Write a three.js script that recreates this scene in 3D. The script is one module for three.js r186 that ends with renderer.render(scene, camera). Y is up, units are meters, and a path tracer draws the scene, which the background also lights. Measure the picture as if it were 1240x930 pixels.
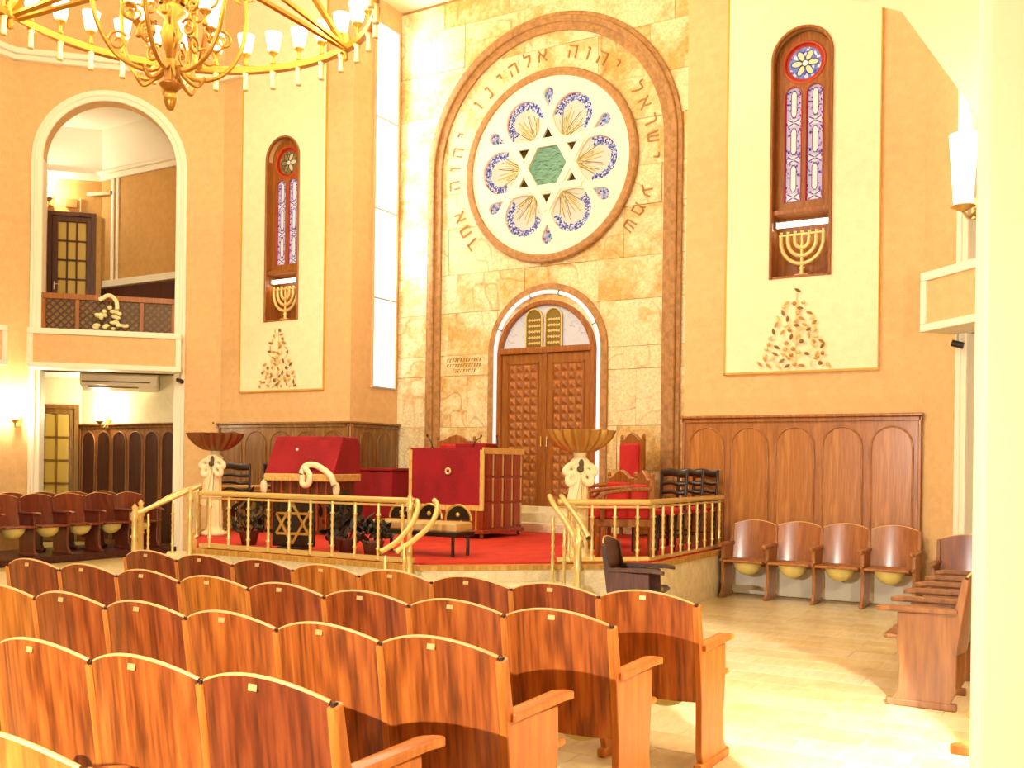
import * as THREE from 'three';
import { RoundedBoxGeometry } from 'three/addons/geometries/RoundedBoxGeometry.js';
import { mergeGeometries } from 'three/addons/utils/BufferGeometryUtils.js';
import { RectAreaLightUniformsLib } from 'three/addons/lights/RectAreaLightUniformsLib.js';
RectAreaLightUniformsLib.init();

// ---------------------------------------------------------------- camera, exposure, large lights
const scene = new THREE.Scene();
const camera = new THREE.PerspectiveCamera(42.36, 1240 / 930, 0.05, 100);
camera.position.set(0, 1.5, 0);
camera.rotation.order = 'YXZ';
camera.rotation.set(0, 0.533, 0.0128);
camera.setViewOffset(1240, 930, 0, -98.3, 1240, 930);
camera.updateProjectionMatrix();
scene.add(camera);
const renderer = new THREE.WebGLRenderer({ antialias: true });
renderer.toneMapping = THREE.LinearToneMapping;
renderer.toneMappingExposure = 1.0;
renderer.shadowMap.enabled = true;
scene.background = new THREE.Color(0x000000);

const WARM = 0xffecc6;
const I_CHAND = 2.3, I_SCONCE = 4, I_TUBE = 1.2, I_STRIP = 13, I_A = 120, I_B = 340, I_GLOBE = 22;

// daylight of the tall strip window in the side of the alcove
const strip = new THREE.RectAreaLight(0xfff8ec, I_STRIP, 0.5, 5.6);
strip.position.set(-9.70, 5.58, -12.49); strip.lookAt(-6, 5.4, -12.49); scene.add(strip);

// ---------------------------------------------------------------- helpers
let seed = 12345;
const rnd = () => { seed = (seed * 1664525 + 1013904223) >>> 0; return seed / 4294967296; };
const rr = (a, b) => a + (b - a) * rnd();
const PI = Math.PI, V3 = (x, y, z) => new THREE.Vector3(x, y, z), V2 = (x, y) => new THREE.Vector2(x, y);
const used = {};
function numbered(n) { if (!(n in used)) { used[n] = 0; return n; } used[n]++; return n + '_' + String(used[n]).padStart(3, '0'); }
function boxUV(g, s = 1) {
  if (g.index) g = g.toNonIndexed();
  const p = g.attributes.position, n = g.attributes.normal, uv = new Float32Array(p.count * 2);
  for (let i = 0; i < p.count; i += 3) {
    let ax = 0, ay = 0, az = 0;
    for (let k = 0; k < 3; k++) { ax += Math.abs(n.getX(i + k)); ay += Math.abs(n.getY(i + k)); az += Math.abs(n.getZ(i + k)); }
    for (let k = 0; k < 3; k++) {
      const j = i + k, x = p.getX(j), y = p.getY(j), z = p.getZ(j);
      let u, v; if (az >= ax && az >= ay) { u = x; v = y; } else if (ax >= ay) { u = z; v = y; } else { u = x; v = z; }
      uv[2 * j] = u * s; uv[2 * j + 1] = v * s;
    }
  }
  g.setAttribute('uv', new THREE.BufferAttribute(uv, 2));
  return g;
}
const clean = g => { if (g.index) g = g.toNonIndexed(); for (const k of Object.keys(g.attributes)) if (!['position', 'normal', 'uv'].includes(k)) g.deleteAttribute(k); if (!g.attributes.uv) boxUV(g); return g; };
const merge = gs => gs.length === 1 ? gs[0] : mergeGeometries(gs.map(clean), false);
function M(name, g, mat, parent, label) {
  if (Array.isArray(g)) g = merge(g);
  const m = new THREE.Mesh(g, mat); m.castShadow = m.receiveShadow = true;
  m.name = parent ? name : numbered(name);
  if (label) m.userData.label = label;
  (parent || scene).add(m); return m;
}
function tag(o, label, category, group, kind) {
  if (label) o.userData.label = label; if (category) o.userData.category = category;
  if (group) o.userData.group = group; if (kind) o.userData.kind = kind; return o;
}
function thing(name, label, category, pos = [0, 0, 0], ry = 0, group) {
  const o = new THREE.Group(); o.name = numbered(name); o.position.set(...pos); o.rotation.y = ry; scene.add(o);
  return tag(o, label, category, group);
}
function struct(name, label, pos = [0, 0, 0], ry = 0) { const o = new THREE.Group(); o.name = numbered(name); o.position.set(...pos); o.rotation.y = ry; scene.add(o); o.userData = { kind: 'structure', label, category: 'structure' }; return o; }
function copy(src, pos, ry, label, group) {
  const c = src.clone(); c.name = numbered(src.name.replace(/_\d{3}$/, '')); c.userData = { ...src.userData }; if (label) c.userData.label = label; if (group) c.userData.group = group;
  c.position.set(...pos); if (ry !== undefined) c.rotation.y = ry; scene.add(c); return c;
}
const T = (g, x, y, z) => g.translate(x, y, z);
const box = (w, h, d, x = 0, y = 0, z = 0) => T(new THREE.BoxGeometry(w, h, d), x, y, z);
const rbox = (w, h, d, r, x = 0, y = 0, z = 0, seg = 1) => T(new RoundedBoxGeometry(w, h, d, seg, Math.min(r, w / 2.1, h / 2.1, d / 2.1)), x, y, z);
const bx = (x0, x1, y0, y1, z0, z1) => box(x1 - x0, y1 - y0, z1 - z0, (x0 + x1) / 2, (y0 + y1) / 2, (z0 + z1) / 2);
const rbx = (x0, x1, y0, y1, z0, z1, r = 0.01) => rbox(x1 - x0, y1 - y0, z1 - z0, r, (x0 + x1) / 2, (y0 + y1) / 2, (z0 + z1) / 2);
const lathe = (pts, seg = 20) => new THREE.LatheGeometry(pts.map(p => V2(p[0], p[1])), seg);
const tube = (pts, r, n = 24, rs = 8, closed = false) => new THREE.TubeGeometry(new THREE.CatmullRomCurve3(pts.map(p => V3(...p)), closed), n, r, rs, closed);
const cyl = (r0, r1, h, x = 0, y = 0, z = 0, s = 14) => T(new THREE.CylinderGeometry(r1, r0, h, s), x, y + h / 2, z);
const ell = (rx, ry, rz, x, y, z, a = 14, b = 10) => T(new THREE.SphereGeometry(1, a, b).scale(rx, ry, rz), x, y, z);
function bar(a, b, w, d) {       // straight bar with a rectangular section from a to b
  const A = V3(...a), B = V3(...b), L = A.distanceTo(B), g = new THREE.BoxGeometry(w, L, d || w);
  const q = new THREE.Quaternion().setFromUnitVectors(V3(0, 1, 0), B.clone().sub(A).normalize());
  return g.applyQuaternion(q).translate((A.x + B.x) / 2, (A.y + B.y) / 2, (A.z + B.z) / 2);
}
function rod(a, b, r0, r1 = r0, s = 8) {
  const A = V3(...a), B = V3(...b), L = A.distanceTo(B), g = new THREE.CylinderGeometry(r1, r0, L, s);
  const q = new THREE.Quaternion().setFromUnitVectors(V3(0, 1, 0), B.clone().sub(A).normalize());
  return g.applyQuaternion(q).translate((A.x + B.x) / 2, (A.y + B.y) / 2, (A.z + B.z) / 2);
}
const poly = pts => { const s = new THREE.Shape(); pts.forEach((p, i) => i ? s.lineTo(p[0], p[1]) : s.moveTo(p[0], p[1])); s.closePath(); return s; };
function ext(shape, d, z = 0, bev = 0, cs = 16) {
  const g = new THREE.ExtrudeGeometry(shape, { depth: d - 2 * bev, bevelEnabled: bev > 0, bevelSize: bev, bevelThickness: bev, bevelOffset: -bev, bevelSegments: 1, curveSegments: cs });
  return boxUV(T(g, 0, 0, z + bev));
}
// round-headed outline: x0..x1, y0 to springing ys, semicircle above
function archPts(x0, x1, y0, ys, n = 24, hr) { const c = (x0 + x1) / 2, r = (x1 - x0) / 2, p = [[x0, y0], [x1, y0]]; for (let i = 0; i <= n; i++) { const a = PI * i / n; p.push([c + r * Math.cos(a), ys + (hr || r) * Math.sin(a)]); } return p; }
const archShape = (...a) => poly(archPts(...a));
const hole = (s, pts) => { const h = new THREE.Path(); pts.forEach((p, i) => i ? h.lineTo(p[0], p[1]) : h.moveTo(p[0], p[1])); h.closePath(); s.holes.push(h); return s; };
const circ = (cx, cy, r, n = 48) => Array.from({ length: n }, (_, i) => [cx + r * Math.cos(2 * PI * i / n), cy + r * Math.sin(2 * PI * i / n)]);
// open band that follows a round-headed outline (legs and head), between an outer and an inner outline
function archBand(x0, x1, y0, ys, w, n = 32) {
  const c = (x0 + x1) / 2, R = (x1 - x0) / 2, r = R - w, p = [[x1, y0]];
  for (let i = 0; i <= n; i++) { const a = PI * i / n; p.push([c + R * Math.cos(a), ys + R * Math.sin(a)]); }
  p.push([x0, y0], [x0 + w, y0]);
  for (let i = n; i >= 0; i--) { const a = PI * i / n; p.push([c + r * Math.cos(a), ys + r * Math.sin(a)]); }
  p.push([x1 - w, y0]); return poly(p);
}
function archTube(x0, x1, y0, ys, z, r, n = 14) { const c = (x0 + x1) / 2, R = (x1 - x0) / 2, p = [[x0, y0, z], [x0, (y0 + ys) / 2, z]]; for (let i = 0; i <= n; i++) { const a = PI * (1 - i / n); p.push([c + R * Math.cos(a), ys + R * Math.sin(a), z]); } p.push([x1, (y0 + ys) / 2, z], [x1, y0, z]); return tube(p, r, 44, 6); }

// ---------------------------------------------------------------- procedural textures
function vnoise(period, sd, py = period) { // periodic value noise on a lattice
  const h = (x, y) => { let n = (((x % period) + period) % period) * 374761393 + (((y % py) + py) % py) * 668265263 + sd * 69069; n = (n ^ (n >>> 13)) * 1274126177; n = n | 0; return ((n ^ (n >>> 16)) >>> 0) / 4294967296; };
  return (x, y) => { const xi = Math.floor(x), yi = Math.floor(y), fx = x - xi, fy = y - yi, u = fx * fx * (3 - 2 * fx), v = fy * fy * (3 - 2 * fy); return (h(xi, yi) * (1 - u) + h(xi + 1, yi) * u) * (1 - v) + (h(xi, yi + 1) * (1 - u) + h(xi + 1, yi + 1) * u) * v; };
}
function dataTex(w, h, fn, srgb = true) {
  const d = new Uint8Array(w * h * 4);
  for (let j = 0; j < h; j++) for (let i = 0; i < w; i++) { const c = fn(i / w, j / h), k = 4 * (j * w + i); for (let q = 0; q < 3; q++) d[k + q] = Math.max(0, Math.min(255, c[q] * 255)); d[k + 3] = 255; }
  const t = new THREE.DataTexture(d, w, h); t.wrapS = t.wrapT = THREE.RepeatWrapping; t.magFilter = THREE.LinearFilter; t.minFilter = THREE.LinearMipmapLinearFilter; t.generateMipmaps = true;
  if (srgb) t.colorSpace = THREE.SRGBColorSpace; t.needsUpdate = true; return t;
}
const hex = h => [(h >> 16 & 255) / 255, (h >> 8 & 255) / 255, (h & 255) / 255];
const mix = (a, b, t) => [a[0] + (b[0] - a[0]) * t, a[1] + (b[1] - a[1]) * t, a[2] + (b[2] - a[2]) * t];
const cl = (x, a = 0, b = 1) => Math.max(a, Math.min(b, x));
function rep(t, x, y) { const c = t.clone(); c.repeat.set(x, y ?? x); c.needsUpdate = true; return c; }
function woodTex(dark, mid, light, sd, w = 256, h = 512) {   // grain along v
  const a = vnoise(12, sd), a2 = vnoise(12, sd + 3, 3), b = vnoise(48, sd + 7, 6), c = vnoise(4, sd + 13), f = vnoise(128, sd + 29, 16);
  return dataTex(w, h, (u, v) => {
    const warp = 0.5 * c(u * 4, v * 4) + 0.12 * a(u * 12, v * 12);
    const ring = 0.5 + 0.5 * Math.sin((u * 5 + warp * 1.6) * 2 * PI);
    const fine = b(u * 48, v * 6), pore = f(u * 128, v * 16), fl = a2(u * 12 + 3, v * 3);
    let t = cl(0.22 + 0.42 * ring * fl + 0.42 * fine - 0.2 * pore);
    let col = t < 0.5 ? mix(hex(dark), hex(mid), t * 2) : mix(hex(mid), hex(light), t * 2 - 1);
    return col;
  });
}
function plasterTex(base, amp, sd) { const a = vnoise(16, sd), b = vnoise(128, sd + 3), c = hex(base); return dataTex(256, 256, (u, v) => { const k = 1 + amp * (a(u * 16, v * 16) - 0.5) + amp * 1.2 * (b(u * 128, v * 128) - 0.5); return c.map(q => q * k); }); }
function bumpTex(n, sd) { const a = vnoise(n, sd), b = vnoise(n * 4, sd + 3); return dataTex(256, 256, (u, v) => { const k = 0.6 * a(u * n, v * n) + 0.4 * b(u * n * 4, v * n * 4); return [k, k, k]; }, false); }
const std = (o) => new THREE.MeshStandardMaterial(o), phy = (o) => new THREE.MeshPhysicalMaterial(o);

const tanTex = plasterTex(0xe0bc88, 0.05, 3), creamTex = plasterTex(0xf6efcc, 0.03, 5), plBump = bumpTex(32, 9);
const tanM = std({ map: tanTex, roughness: 0.85, bumpMap: plBump, bumpScale: 0.0015 });
const creamM = std({ map: creamTex, roughness: 0.8, bumpMap: plBump, bumpScale: 0.001 });
const whiteM = std({ color: 0xf6f0de, roughness: 0.55 });
const ceilM = std({ color: 0xf7f2e4, roughness: 0.9 });
const gallTanM = std({ map: plasterTex(0xc99c5a, 0.06, 21), roughness: 0.85 });
const giltEdgeM = std({ color: 0xdba63a, roughness: 0.45 });
// golden mottled marble of the ark wall, one sheet of 5.5 x 5.5 m laid over all the blocks
const sA = vnoise(7, 31), sB = vnoise(22, 32), sC = vnoise(90, 33), sD = vnoise(256, 34), sE = vnoise(5, 36);
const stoneTex = dataTex(1024, 1024, (u, v) => {
  const w = 0.25 * sA(u * 7, v * 7);
  const p = sA(u * 7 + w, v * 7) * 0.45 + sB(u * 22 + w * 4, v * 22) * 0.35 + sC(u * 90, v * 90) * 0.2;
  const vein = 1 - cl(Math.abs(sB(u * 22 + 3 * w, v * 22 + 9) - 0.5) * 16), vmask = cl((sE(u * 5, v * 5) - 0.45) * 3);
  let c = mix(hex(0xf4e8bc), hex(0xd9b064), cl((p - 0.46) * 3.2));
  c = mix(c, hex(0xb27c38), vein * vmask * 0.55);
  c = mix(c, hex(0xf7eecb), cl((0.42 - p) * 3));
  const g = 0.95 + 0.16 * (sD(u * 256, v * 256) - 0.5); return c.map(q => q * g);
});
const stoneBump = dataTex(512, 512, (u, v) => { const k = 0.5 * sC(u * 90, v * 90) + 0.5 * sD(u * 256, v * 256); return [k, k, k]; }, false);
const stoneM = std({ map: stoneTex, roughness: 0.6, bumpMap: stoneBump, bumpScale: 0.004 });
const bandTex = (() => { const a = vnoise(24, 41), b = vnoise(128, 42); return dataTex(256, 256, (u, v) => { const k = 0.6 * a(u * 24, v * 24) + 0.4 * b(u * 128, v * 128); return mix(hex(0xbd9058), hex(0x9a7040), cl(k * 1.6 - 0.3)); }); })();
const bandM = std({ map: bandTex, roughness: 0.6, bumpMap: stoneBump, bumpScale: 0.003 });
const jointM = std({ color: 0xa98446, roughness: 0.95 });
const letterM = std({ color: 0xa87c38, roughness: 0.5 });
// floor marble
const fA = vnoise(6, 51), fB = vnoise(40, 52, 10), fC = vnoise(160, 53, 60);
const floorTex = dataTex(512, 512, (u, v) => { const k = 0.5 * fA(u * 6, v * 6) + 0.3 * fB(u * 40, v * 10) + 0.2 * fC(u * 160, v * 60); const c = mix(hex(0xece3c4), hex(0xd2c094), cl(k * 1.5 - 0.3)); return c; });
const floorMs = [0, 1, 2].map(i => phy({ map: floorTex, color: [0xffffff, 0xf6f0e2, 0xfffaec][i], roughness: 0.32, clearcoat: 0.35, clearcoatRoughness: 0.2 }));
const floorBaseM = std({ map: rep(floorTex, 0.3), color: 0xe8ddbb, roughness: 0.45 });
const whiteStoneM = std({ map: plasterTex(0xe9dfbd, 0.08, 61), roughness: 0.55 });
// woods
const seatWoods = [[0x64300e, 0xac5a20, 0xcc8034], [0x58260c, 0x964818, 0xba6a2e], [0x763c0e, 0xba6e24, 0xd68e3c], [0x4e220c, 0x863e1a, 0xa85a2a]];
const seatMs = seatWoods.map((w, i) => phy({ map: rep(woodTex(...w, 100 + i * 11), 1.7, 1.1), roughness: 0.42, clearcoat: 0.3, clearcoatRoughness: 0.22 }));
const darkSeatMs = [[0x4a1c0e, 0x6e2c16, 0x8a4022], [0x5a2410, 0x7e381a, 0x9c4e26]].map((w, i) => phy({ map: rep(woodTex(...w, 170 + i * 9), 1.7, 1.1), roughness: 0.35, clearcoat: 0.5, clearcoatRoughness: 0.2 }));
const umberM = phy({ map: rep(woodTex(0x2a120a, 0x40200f, 0x56301a, 191), 1.7, 1.1), roughness: 0.35, clearcoat: 0.4 });
const endWoodM = phy({ map: rep(woodTex(0xa85a1c, 0xc8782c, 0xdb9544, 201), 1.5, 1), roughness: 0.45, clearcoat: 0.25, clearcoatRoughness: 0.3 });
const wallSeatM = phy({ map: rep(woodTex(0x8a5230, 0xa86a3e, 0xbd8252, 205), 1.5, 1), roughness: 0.3, clearcoat: 0.6, clearcoatRoughness: 0.16 });
const brownEndM = phy({ map: rep(woodTex(0x6e4222, 0x8c5a30, 0xa27244, 207), 1.5, 1), roughness: 0.4, clearcoat: 0.3, clearcoatRoughness: 0.2 });
const edgeM = std({ color: 0xe0b070, roughness: 0.4 });
const notchM = std({ color: 0x2a140a, roughness: 0.6 });
const yellowM = std({ color: 0xf0e08c, roughness: 0.5 });
const brassM = std({ color: 0xe6d08a, roughness: 0.28, metalness: 0.45 });
const wainM = phy({ map: rep(woodTex(0x8c5420, 0xac6e34, 0xc28846, 221), 1.4, 0.8), roughness: 0.38, clearcoat: 0.35, clearcoatRoughness: 0.2 });
const wainPanelM = phy({ map: rep(woodTex(0x965c22, 0xb47638, 0xc88e4a, 223), 1.8, 0.8), roughness: 0.34, clearcoat: 0.4, clearcoatRoughness: 0.2 });
const wainOldM = phy({ map: rep(woodTex(0x6a441c, 0x8c6230, 0xa87e44, 227), 1.4, 0.8), roughness: 0.4, clearcoat: 0.3, clearcoatRoughness: 0.2 });
const wainOldPM = phy({ map: rep(woodTex(0x5a3a18, 0x80582a, 0x9a703a, 229), 1.6, 0.8), roughness: 0.4, clearcoat: 0.3, clearcoatRoughness: 0.2 });
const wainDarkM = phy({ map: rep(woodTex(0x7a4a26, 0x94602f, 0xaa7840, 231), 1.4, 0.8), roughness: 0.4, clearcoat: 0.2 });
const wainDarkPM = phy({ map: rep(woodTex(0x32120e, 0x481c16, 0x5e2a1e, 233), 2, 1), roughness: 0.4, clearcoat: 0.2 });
const doorWoodM = phy({ map: rep(woodTex(0x7c4616, 0x9c6022, 0xb47a34, 241), 2, 1), roughness: 0.4, clearcoat: 0.25 });
const bossMs = [[0x8a5020, 0xa8692e, 0xc08544], [0x7a441a, 0x985a26, 0xb0763a]].map((w, i) => phy({ map: rep(woodTex(...w, 247 + i), 3, 2), roughness: 0.35, clearcoat: 0.3 }));
const frameWoodM = phy({ map: rep(woodTex(0x7a4214, 0x9a5c1e, 0xb2762e, 251), 3, 1.5), roughness: 0.4, clearcoat: 0.3 });
const darkDoorM = phy({ map: rep(woodTex(0x3a1a0e, 0x522818, 0x6a3822, 257), 2, 1), roughness: 0.4, clearcoat: 0.2 });
const oliveDoorM = phy({ map: rep(woodTex(0x6c4a1a, 0x866026, 0x9a7634, 259), 2, 1), roughness: 0.45 });
const tableWoodM = phy({ map: rep(woodTex(0x7a2c12, 0x9c4420, 0xb86034, 263), 2, 1), roughness: 0.4, clearcoat: 0.3 });
const blackM = std({ color: 0x14110f, roughness: 0.4 });
const nearBlackWoodM = phy({ color: 0x1a100c, roughness: 0.35, clearcoat: 0.4 });
const velvetTex = (c0, c1, sd) => { const a = vnoise(10, sd), b = vnoise(140, sd + 3); return dataTex(256, 256, (u, v) => mix(hex(c0), hex(c1), cl(0.55 * a(u * 10, v * 4) + 0.45 * b(u * 140, v * 140)))); };
const velvetM = phy({ map: rep(velvetTex(0x7a0c18, 0xa81824, 301), 0.8), roughness: 0.9, sheen: 0.6, sheenRoughness: 0.5, sheenColor: new THREE.Color(0xc03030) });
const redUphM = phy({ map: rep(velvetTex(0xa8141a, 0xcc2620, 305), 2), roughness: 0.8, sheen: 0.4, sheenColor: new THREE.Color(0xd04030) });
const carpetM = std({ map: rep(velvetTex(0xb42012, 0xd2381c, 307), 0.9), roughness: 0.95 });
const fringeTex = (() => { const b = vnoise(64, 311); return dataTex(256, 64, (u, v) => mix(hex(0xc79a3c), hex(0xf3e2a0), cl(b(u * 64, v * 4)))); })();
const fringeM = std({ map: rep(fringeTex, 4), roughness: 0.6, metalness: 0.15 });
const ivoryM = std({ color: 0xf0e2ae, roughness: 0.6 });
const bowM = std({ color: 0xf3e8c0, roughness: 0.7 });
const bowlM = std({ color: 0xb88a46, roughness: 0.35, metalness: 0.55 });
const bowlDarkM = std({ color: 0x8a5a34, roughness: 0.35, metalness: 0.5 });
const goldM = std({ color: 0xd8b872, roughness: 0.3, metalness: 0.8 });
const goldPaintM = std({ color: 0xead08c, roughness: 0.4, metalness: 0.3 });
const leafMs = [0xd6b060, 0xbc9040, 0xe8d69a, 0x8a6a36].map(c => std({ color: c, roughness: 0.4, metalness: 0.4 }));
const traceryM = std({ color: 0xf9f3de, roughness: 0.7 });
const glowM = (c, k) => std({ color: 0xffffff, emissive: new THREE.Color(c), emissiveIntensity: k, roughness: 0.4 });
const shadeM = glowM(0xfff0d0, 2.2), tubeGlowM = glowM(0xfff6e0, 2.5), stripGlowM = glowM(0xffffff, 1.6), neonM = glowM(0xf4f2ff, 0.5);
const greyM = std({ color: 0xb8b8b0, roughness: 0.5 });

// stained-glass pictures (flat print on glass, backlit)
function canvasTex(w, h, draw) { const c = document.createElement('canvas'); c.width = w; c.height = h; const x = c.getContext('2d'); draw(x, w, h); const t = new THREE.CanvasTexture(c); t.colorSpace = THREE.SRGBColorSpace; return t; }
const glassM = (t, k, extra = {}) => std({ map: t, color: 0xc4c4c4, emissiveMap: t, emissive: 0xffffff, emissiveIntensity: k, roughness: 0.25, ...extra });
function blobs(x, w, h, cols, n, r0, r1, rot) { for (let i = 0; i < n; i++) { x.fillStyle = cols[Math.floor(rnd() * cols.length)]; x.save(); x.translate(rnd() * w, rnd() * h); x.rotate(rot === undefined ? rnd() * 6 : rot); const a = rr(r0, r1), b = rr(r0, r1) * 0.6; x.fillRect(-a, -b, 2 * a, 2 * b); x.restore(); } }
// petal: v = 0 at the inner tip, v = 1 at the rounded outer end (canvas y runs down)
const petalTex = canvasTex(256, 256, (x, w, h) => {
  x.fillStyle = '#f2efe0'; x.fillRect(0, 0, w, h);
  const cx = w / 2, cy = h * 0.44;
  for (let i = 0; i < 26; i++) { x.strokeStyle = ['#d8b848', '#8a7434', '#e8d890', '#b09a48', '#efe6c0'][i % 5]; x.lineWidth = rr(2, 6); const a = rr(0.25, 0.75) * PI; x.beginPath(); x.moveTo(cx + (rnd() - 0.5) * 60, h); x.lineTo(cx + Math.cos(a) * 120, h - Math.sin(a) * 190 * rr(0.5, 1)); x.stroke(); }
  for (let i = 0; i < 420; i++) { const a = rr(-0.14, 1.14) * PI, rad = rr(0.68, 1.04); x.fillStyle = ['#2438a8', '#4a68d0', '#e4eaff', '#24308c', '#8aa8ec', '#5a4ab0', '#ffffff'][Math.floor(rnd() * 7)]; x.save(); x.translate(cx + Math.cos(a) * 116 * rad, cy - Math.sin(a) * 110 * rad); x.rotate(rnd() * 6); x.fillRect(-5, -3, 11, 7); x.restore(); }
  x.strokeStyle = '#c03044'; x.lineWidth = 9; x.beginPath(); x.arc(cx, cy, 118, PI * 1.08, PI * 1.75); x.stroke();
});
const dropTex = canvasTex(64, 64, (x, w, h) => { x.fillStyle = '#c8d4f6'; x.fillRect(0, 0, w, h); blobs(x, w, h, ['#2c48b8', '#86a4ec', '#ffffff', '#4a60c8', '#c03a50'], 60, 3, 6); });
const hexTex = canvasTex(256, 256, (x, w, h) => { x.fillStyle = '#8cc4a8'; x.fillRect(0, 0, w, h); for (let i = 0; i < 320; i++) { x.strokeStyle = ['#5c9c84', '#b4dcc8', '#3c7c68', '#a0d0b8', '#7ab498'][i % 5]; x.lineWidth = 3; const px = rnd() * w, py = rnd() * h; x.beginPath(); x.moveTo(px, py); x.quadraticCurveTo(px + 10, py - 9, px + 22, py + rr(-5, 5)); x.stroke(); } });
const triTex = canvasTex(32, 32, (x, w, h) => { x.fillStyle = '#5c4424'; x.fillRect(0, 0, w, h); blobs(x, w, h, ['#7a5c30', '#46321a', '#8a7040'], 14, 4, 7); });
const lancetTex = (pale) => canvasTex(128, 768, (x, w, h) => {
  x.fillStyle = '#c02c58'; x.fillRect(0, 0, w, h); x.fillStyle = '#d8cdf4'; x.fillRect(10, 10, w - 20, h - 20);
  blobs(x, w, h, ['#5a38a4', '#9058c0', '#d8ccf4', '#4a2c94', '#b090dc', '#8044b0'], 170, 6, 11);
  x.strokeStyle = '#c02c58'; x.lineWidth = 12; x.strokeRect(4, 4, w - 8, h - 8);
  for (let k = 0; k < 3; k++) {
    const y0 = 30 + k * 246; x.fillStyle = '#ffffff'; x.strokeStyle = '#3c3c58'; x.lineWidth = 5; x.beginPath();
    x.moveTo(44, y0 + 22); x.lineTo(56, y0); x.lineTo(74, y0); x.lineTo(86, y0 + 22); x.lineTo(86, y0 + 150); x.lineTo(74, y0 + 172); x.lineTo(56, y0 + 172); x.lineTo(44, y0 + 150); x.closePath(); x.fill(); x.stroke();
    const yc = y0 + 208; x.fillStyle = '#f4f2ff'; x.fillRect(18, yc - 24, 92, 48); x.lineWidth = 8; x.strokeStyle = '#6050a0';
    for (const s of [-1, 1]) { x.beginPath(); x.moveTo(20, yc - 24 * s); x.lineTo(108, yc + 24 * s); x.stroke(); }
    x.strokeStyle = '#ffffff'; x.lineWidth = 5; x.beginPath(); x.moveTo(16, yc); x.lineTo(112, yc); x.stroke();
  }
});
const roundTex = (dim) => canvasTex(256, 256, (x, w, h) => {
  x.fillStyle = '#c8321e'; x.fillRect(0, 0, w, h); x.beginPath(); x.arc(128, 128, 100, 0, 7); x.fillStyle = dim ? '#8a7a48' : '#7488dc'; x.fill();
  x.save(); x.clip(); blobs(x, w, h, dim ? ['#6a5c34', '#a89860', '#4c4430', '#bcb080'] : ['#3c58c0', '#dfe6ff', '#8ca4ea', '#ffffff', '#5848a8'], 80, 8, 16); x.restore();
  for (let k = 0; k < 6; k++) { const a = k * PI / 3; x.save(); x.translate(128, 128); x.rotate(a); x.beginPath(); x.ellipse(52, 0, 34, 19, 0, 0, 7); x.fillStyle = dim && (k === 2 || k === 3 || k === 4) ? '#9a8c58' : '#f4efc4'; x.fill(); x.lineWidth = 5; x.strokeStyle = '#3a3a3a'; x.stroke(); x.restore(); }
  x.beginPath(); x.arc(128, 128, 20, 0, 7); x.fillStyle = '#ffffff'; x.fill(); x.lineWidth = 5; x.strokeStyle = '#3a3a3a'; x.stroke();
});
const tympTex = canvasTex(512, 256, (x, w, h) => { x.fillStyle = '#eceef2'; x.fillRect(0, 0, w, h); for (let i = 0; i < 60; i++) { x.strokeStyle = ['#9aa4ac', '#c4c8c0', '#a8b0a0', '#7c8894'][i % 4]; x.lineWidth = rr(1, 2.5); x.globalAlpha = 0.6; let px = rnd() * w, py = rnd() * h; x.beginPath(); x.moveTo(px, py); for (let k = 0; k < 4; k++) { px += rr(-24, 24); py += rr(-16, 16); x.lineTo(px, py); } x.stroke(); } x.globalAlpha = 1; });

// ================================================================ THE ROOM
const XC = -7.095, ZP = -11.7, ZS = -12.87, mir = x => 2 * XC - x;
// floor: bedding slab and the marble slabs of the right aisle
{
  const f = struct('floor', 'pale marble slab floor of the hall');
  M('bedding', boxUV(bx(-19, 3, -0.14, -0.006, -14, 7.2), 1), floorBaseM, f);
  const tg = [0, 1, 2].map(k => { const g = boxUV(rbox(0.5975, 0.03, 0.3175, 0.002)); const uv = g.attributes.uv; for (let i = 0; i < uv.count; i++) uv.setXY(i, uv.getX(i) * 0.8 + k * 0.37, uv.getY(i) * 0.8 + k * 0.21); return g; });
  for (let j = 0; j < 26; j++) for (let i = 0; i < 8; i++) {
    const x = -4.1 + i * 0.6 + (j % 2) * 0.3, z = -11.2 + j * 0.32;
    if (x > 0.6 || (x < -1.95 && z > -4.3)) continue;
    const m = M('marble_slab', tg[(i * 7 + j * 5) % 3], floorMs[(i * 3 + j * 7 + i * j) % 3], f); m.position.set(x, -0.015, z);
  }
}
// front walls on either side of the alcove, each pierced by a round-headed window niche
function frontWall(side) {
  const r = side > 0, x0 = r ? -4.43 : -12.53, x1 = r ? -1.66 : -9.77, wc = r ? -3.015 : -11.175;
  const g = struct(r ? 'wall_front_right' : 'wall_front_left', r ? 'pale tan front wall right of the stone alcove' : 'tan front wall left of the stone alcove');
  const s = hole(poly([[x0, 0], [x1, 0], [x1, 10.2], [x0, 10.2]]), archPts(wc - 0.35, wc + 0.35, 3.74, 6.32));
  M('plaster', ext(s, 0.3, ZP - 0.3), tanM, g);
  const p0 = wc - 0.88, p1 = wc + 0.88;
  const ps = hole(poly([[p0, 2.65], [p1, 2.65], [p1, 10.1], [p0, 10.1]]), archPts(wc - 0.35, wc + 0.35, 3.74, 6.32));
  M('cream_panel', ext(ps, 0.03, ZP), creamM, g, 'tall cream wall panel');
  M('gilt_edge', [boxUV(bx(p0 - 0.025, p0, 2.625, 10.1, ZP, ZP + 0.036)), boxUV(bx(p0 - 0.025, p1, 2.625, 2.65, ZP, ZP + 0.036)), boxUV(bx(p1, p1 + 0.012, 2.625, 10.1, ZP, ZP + 0.036))], giltEdgeM, g, 'thin gilt edging of the panel');
}
frontWall(1); frontWall(-1);
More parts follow.
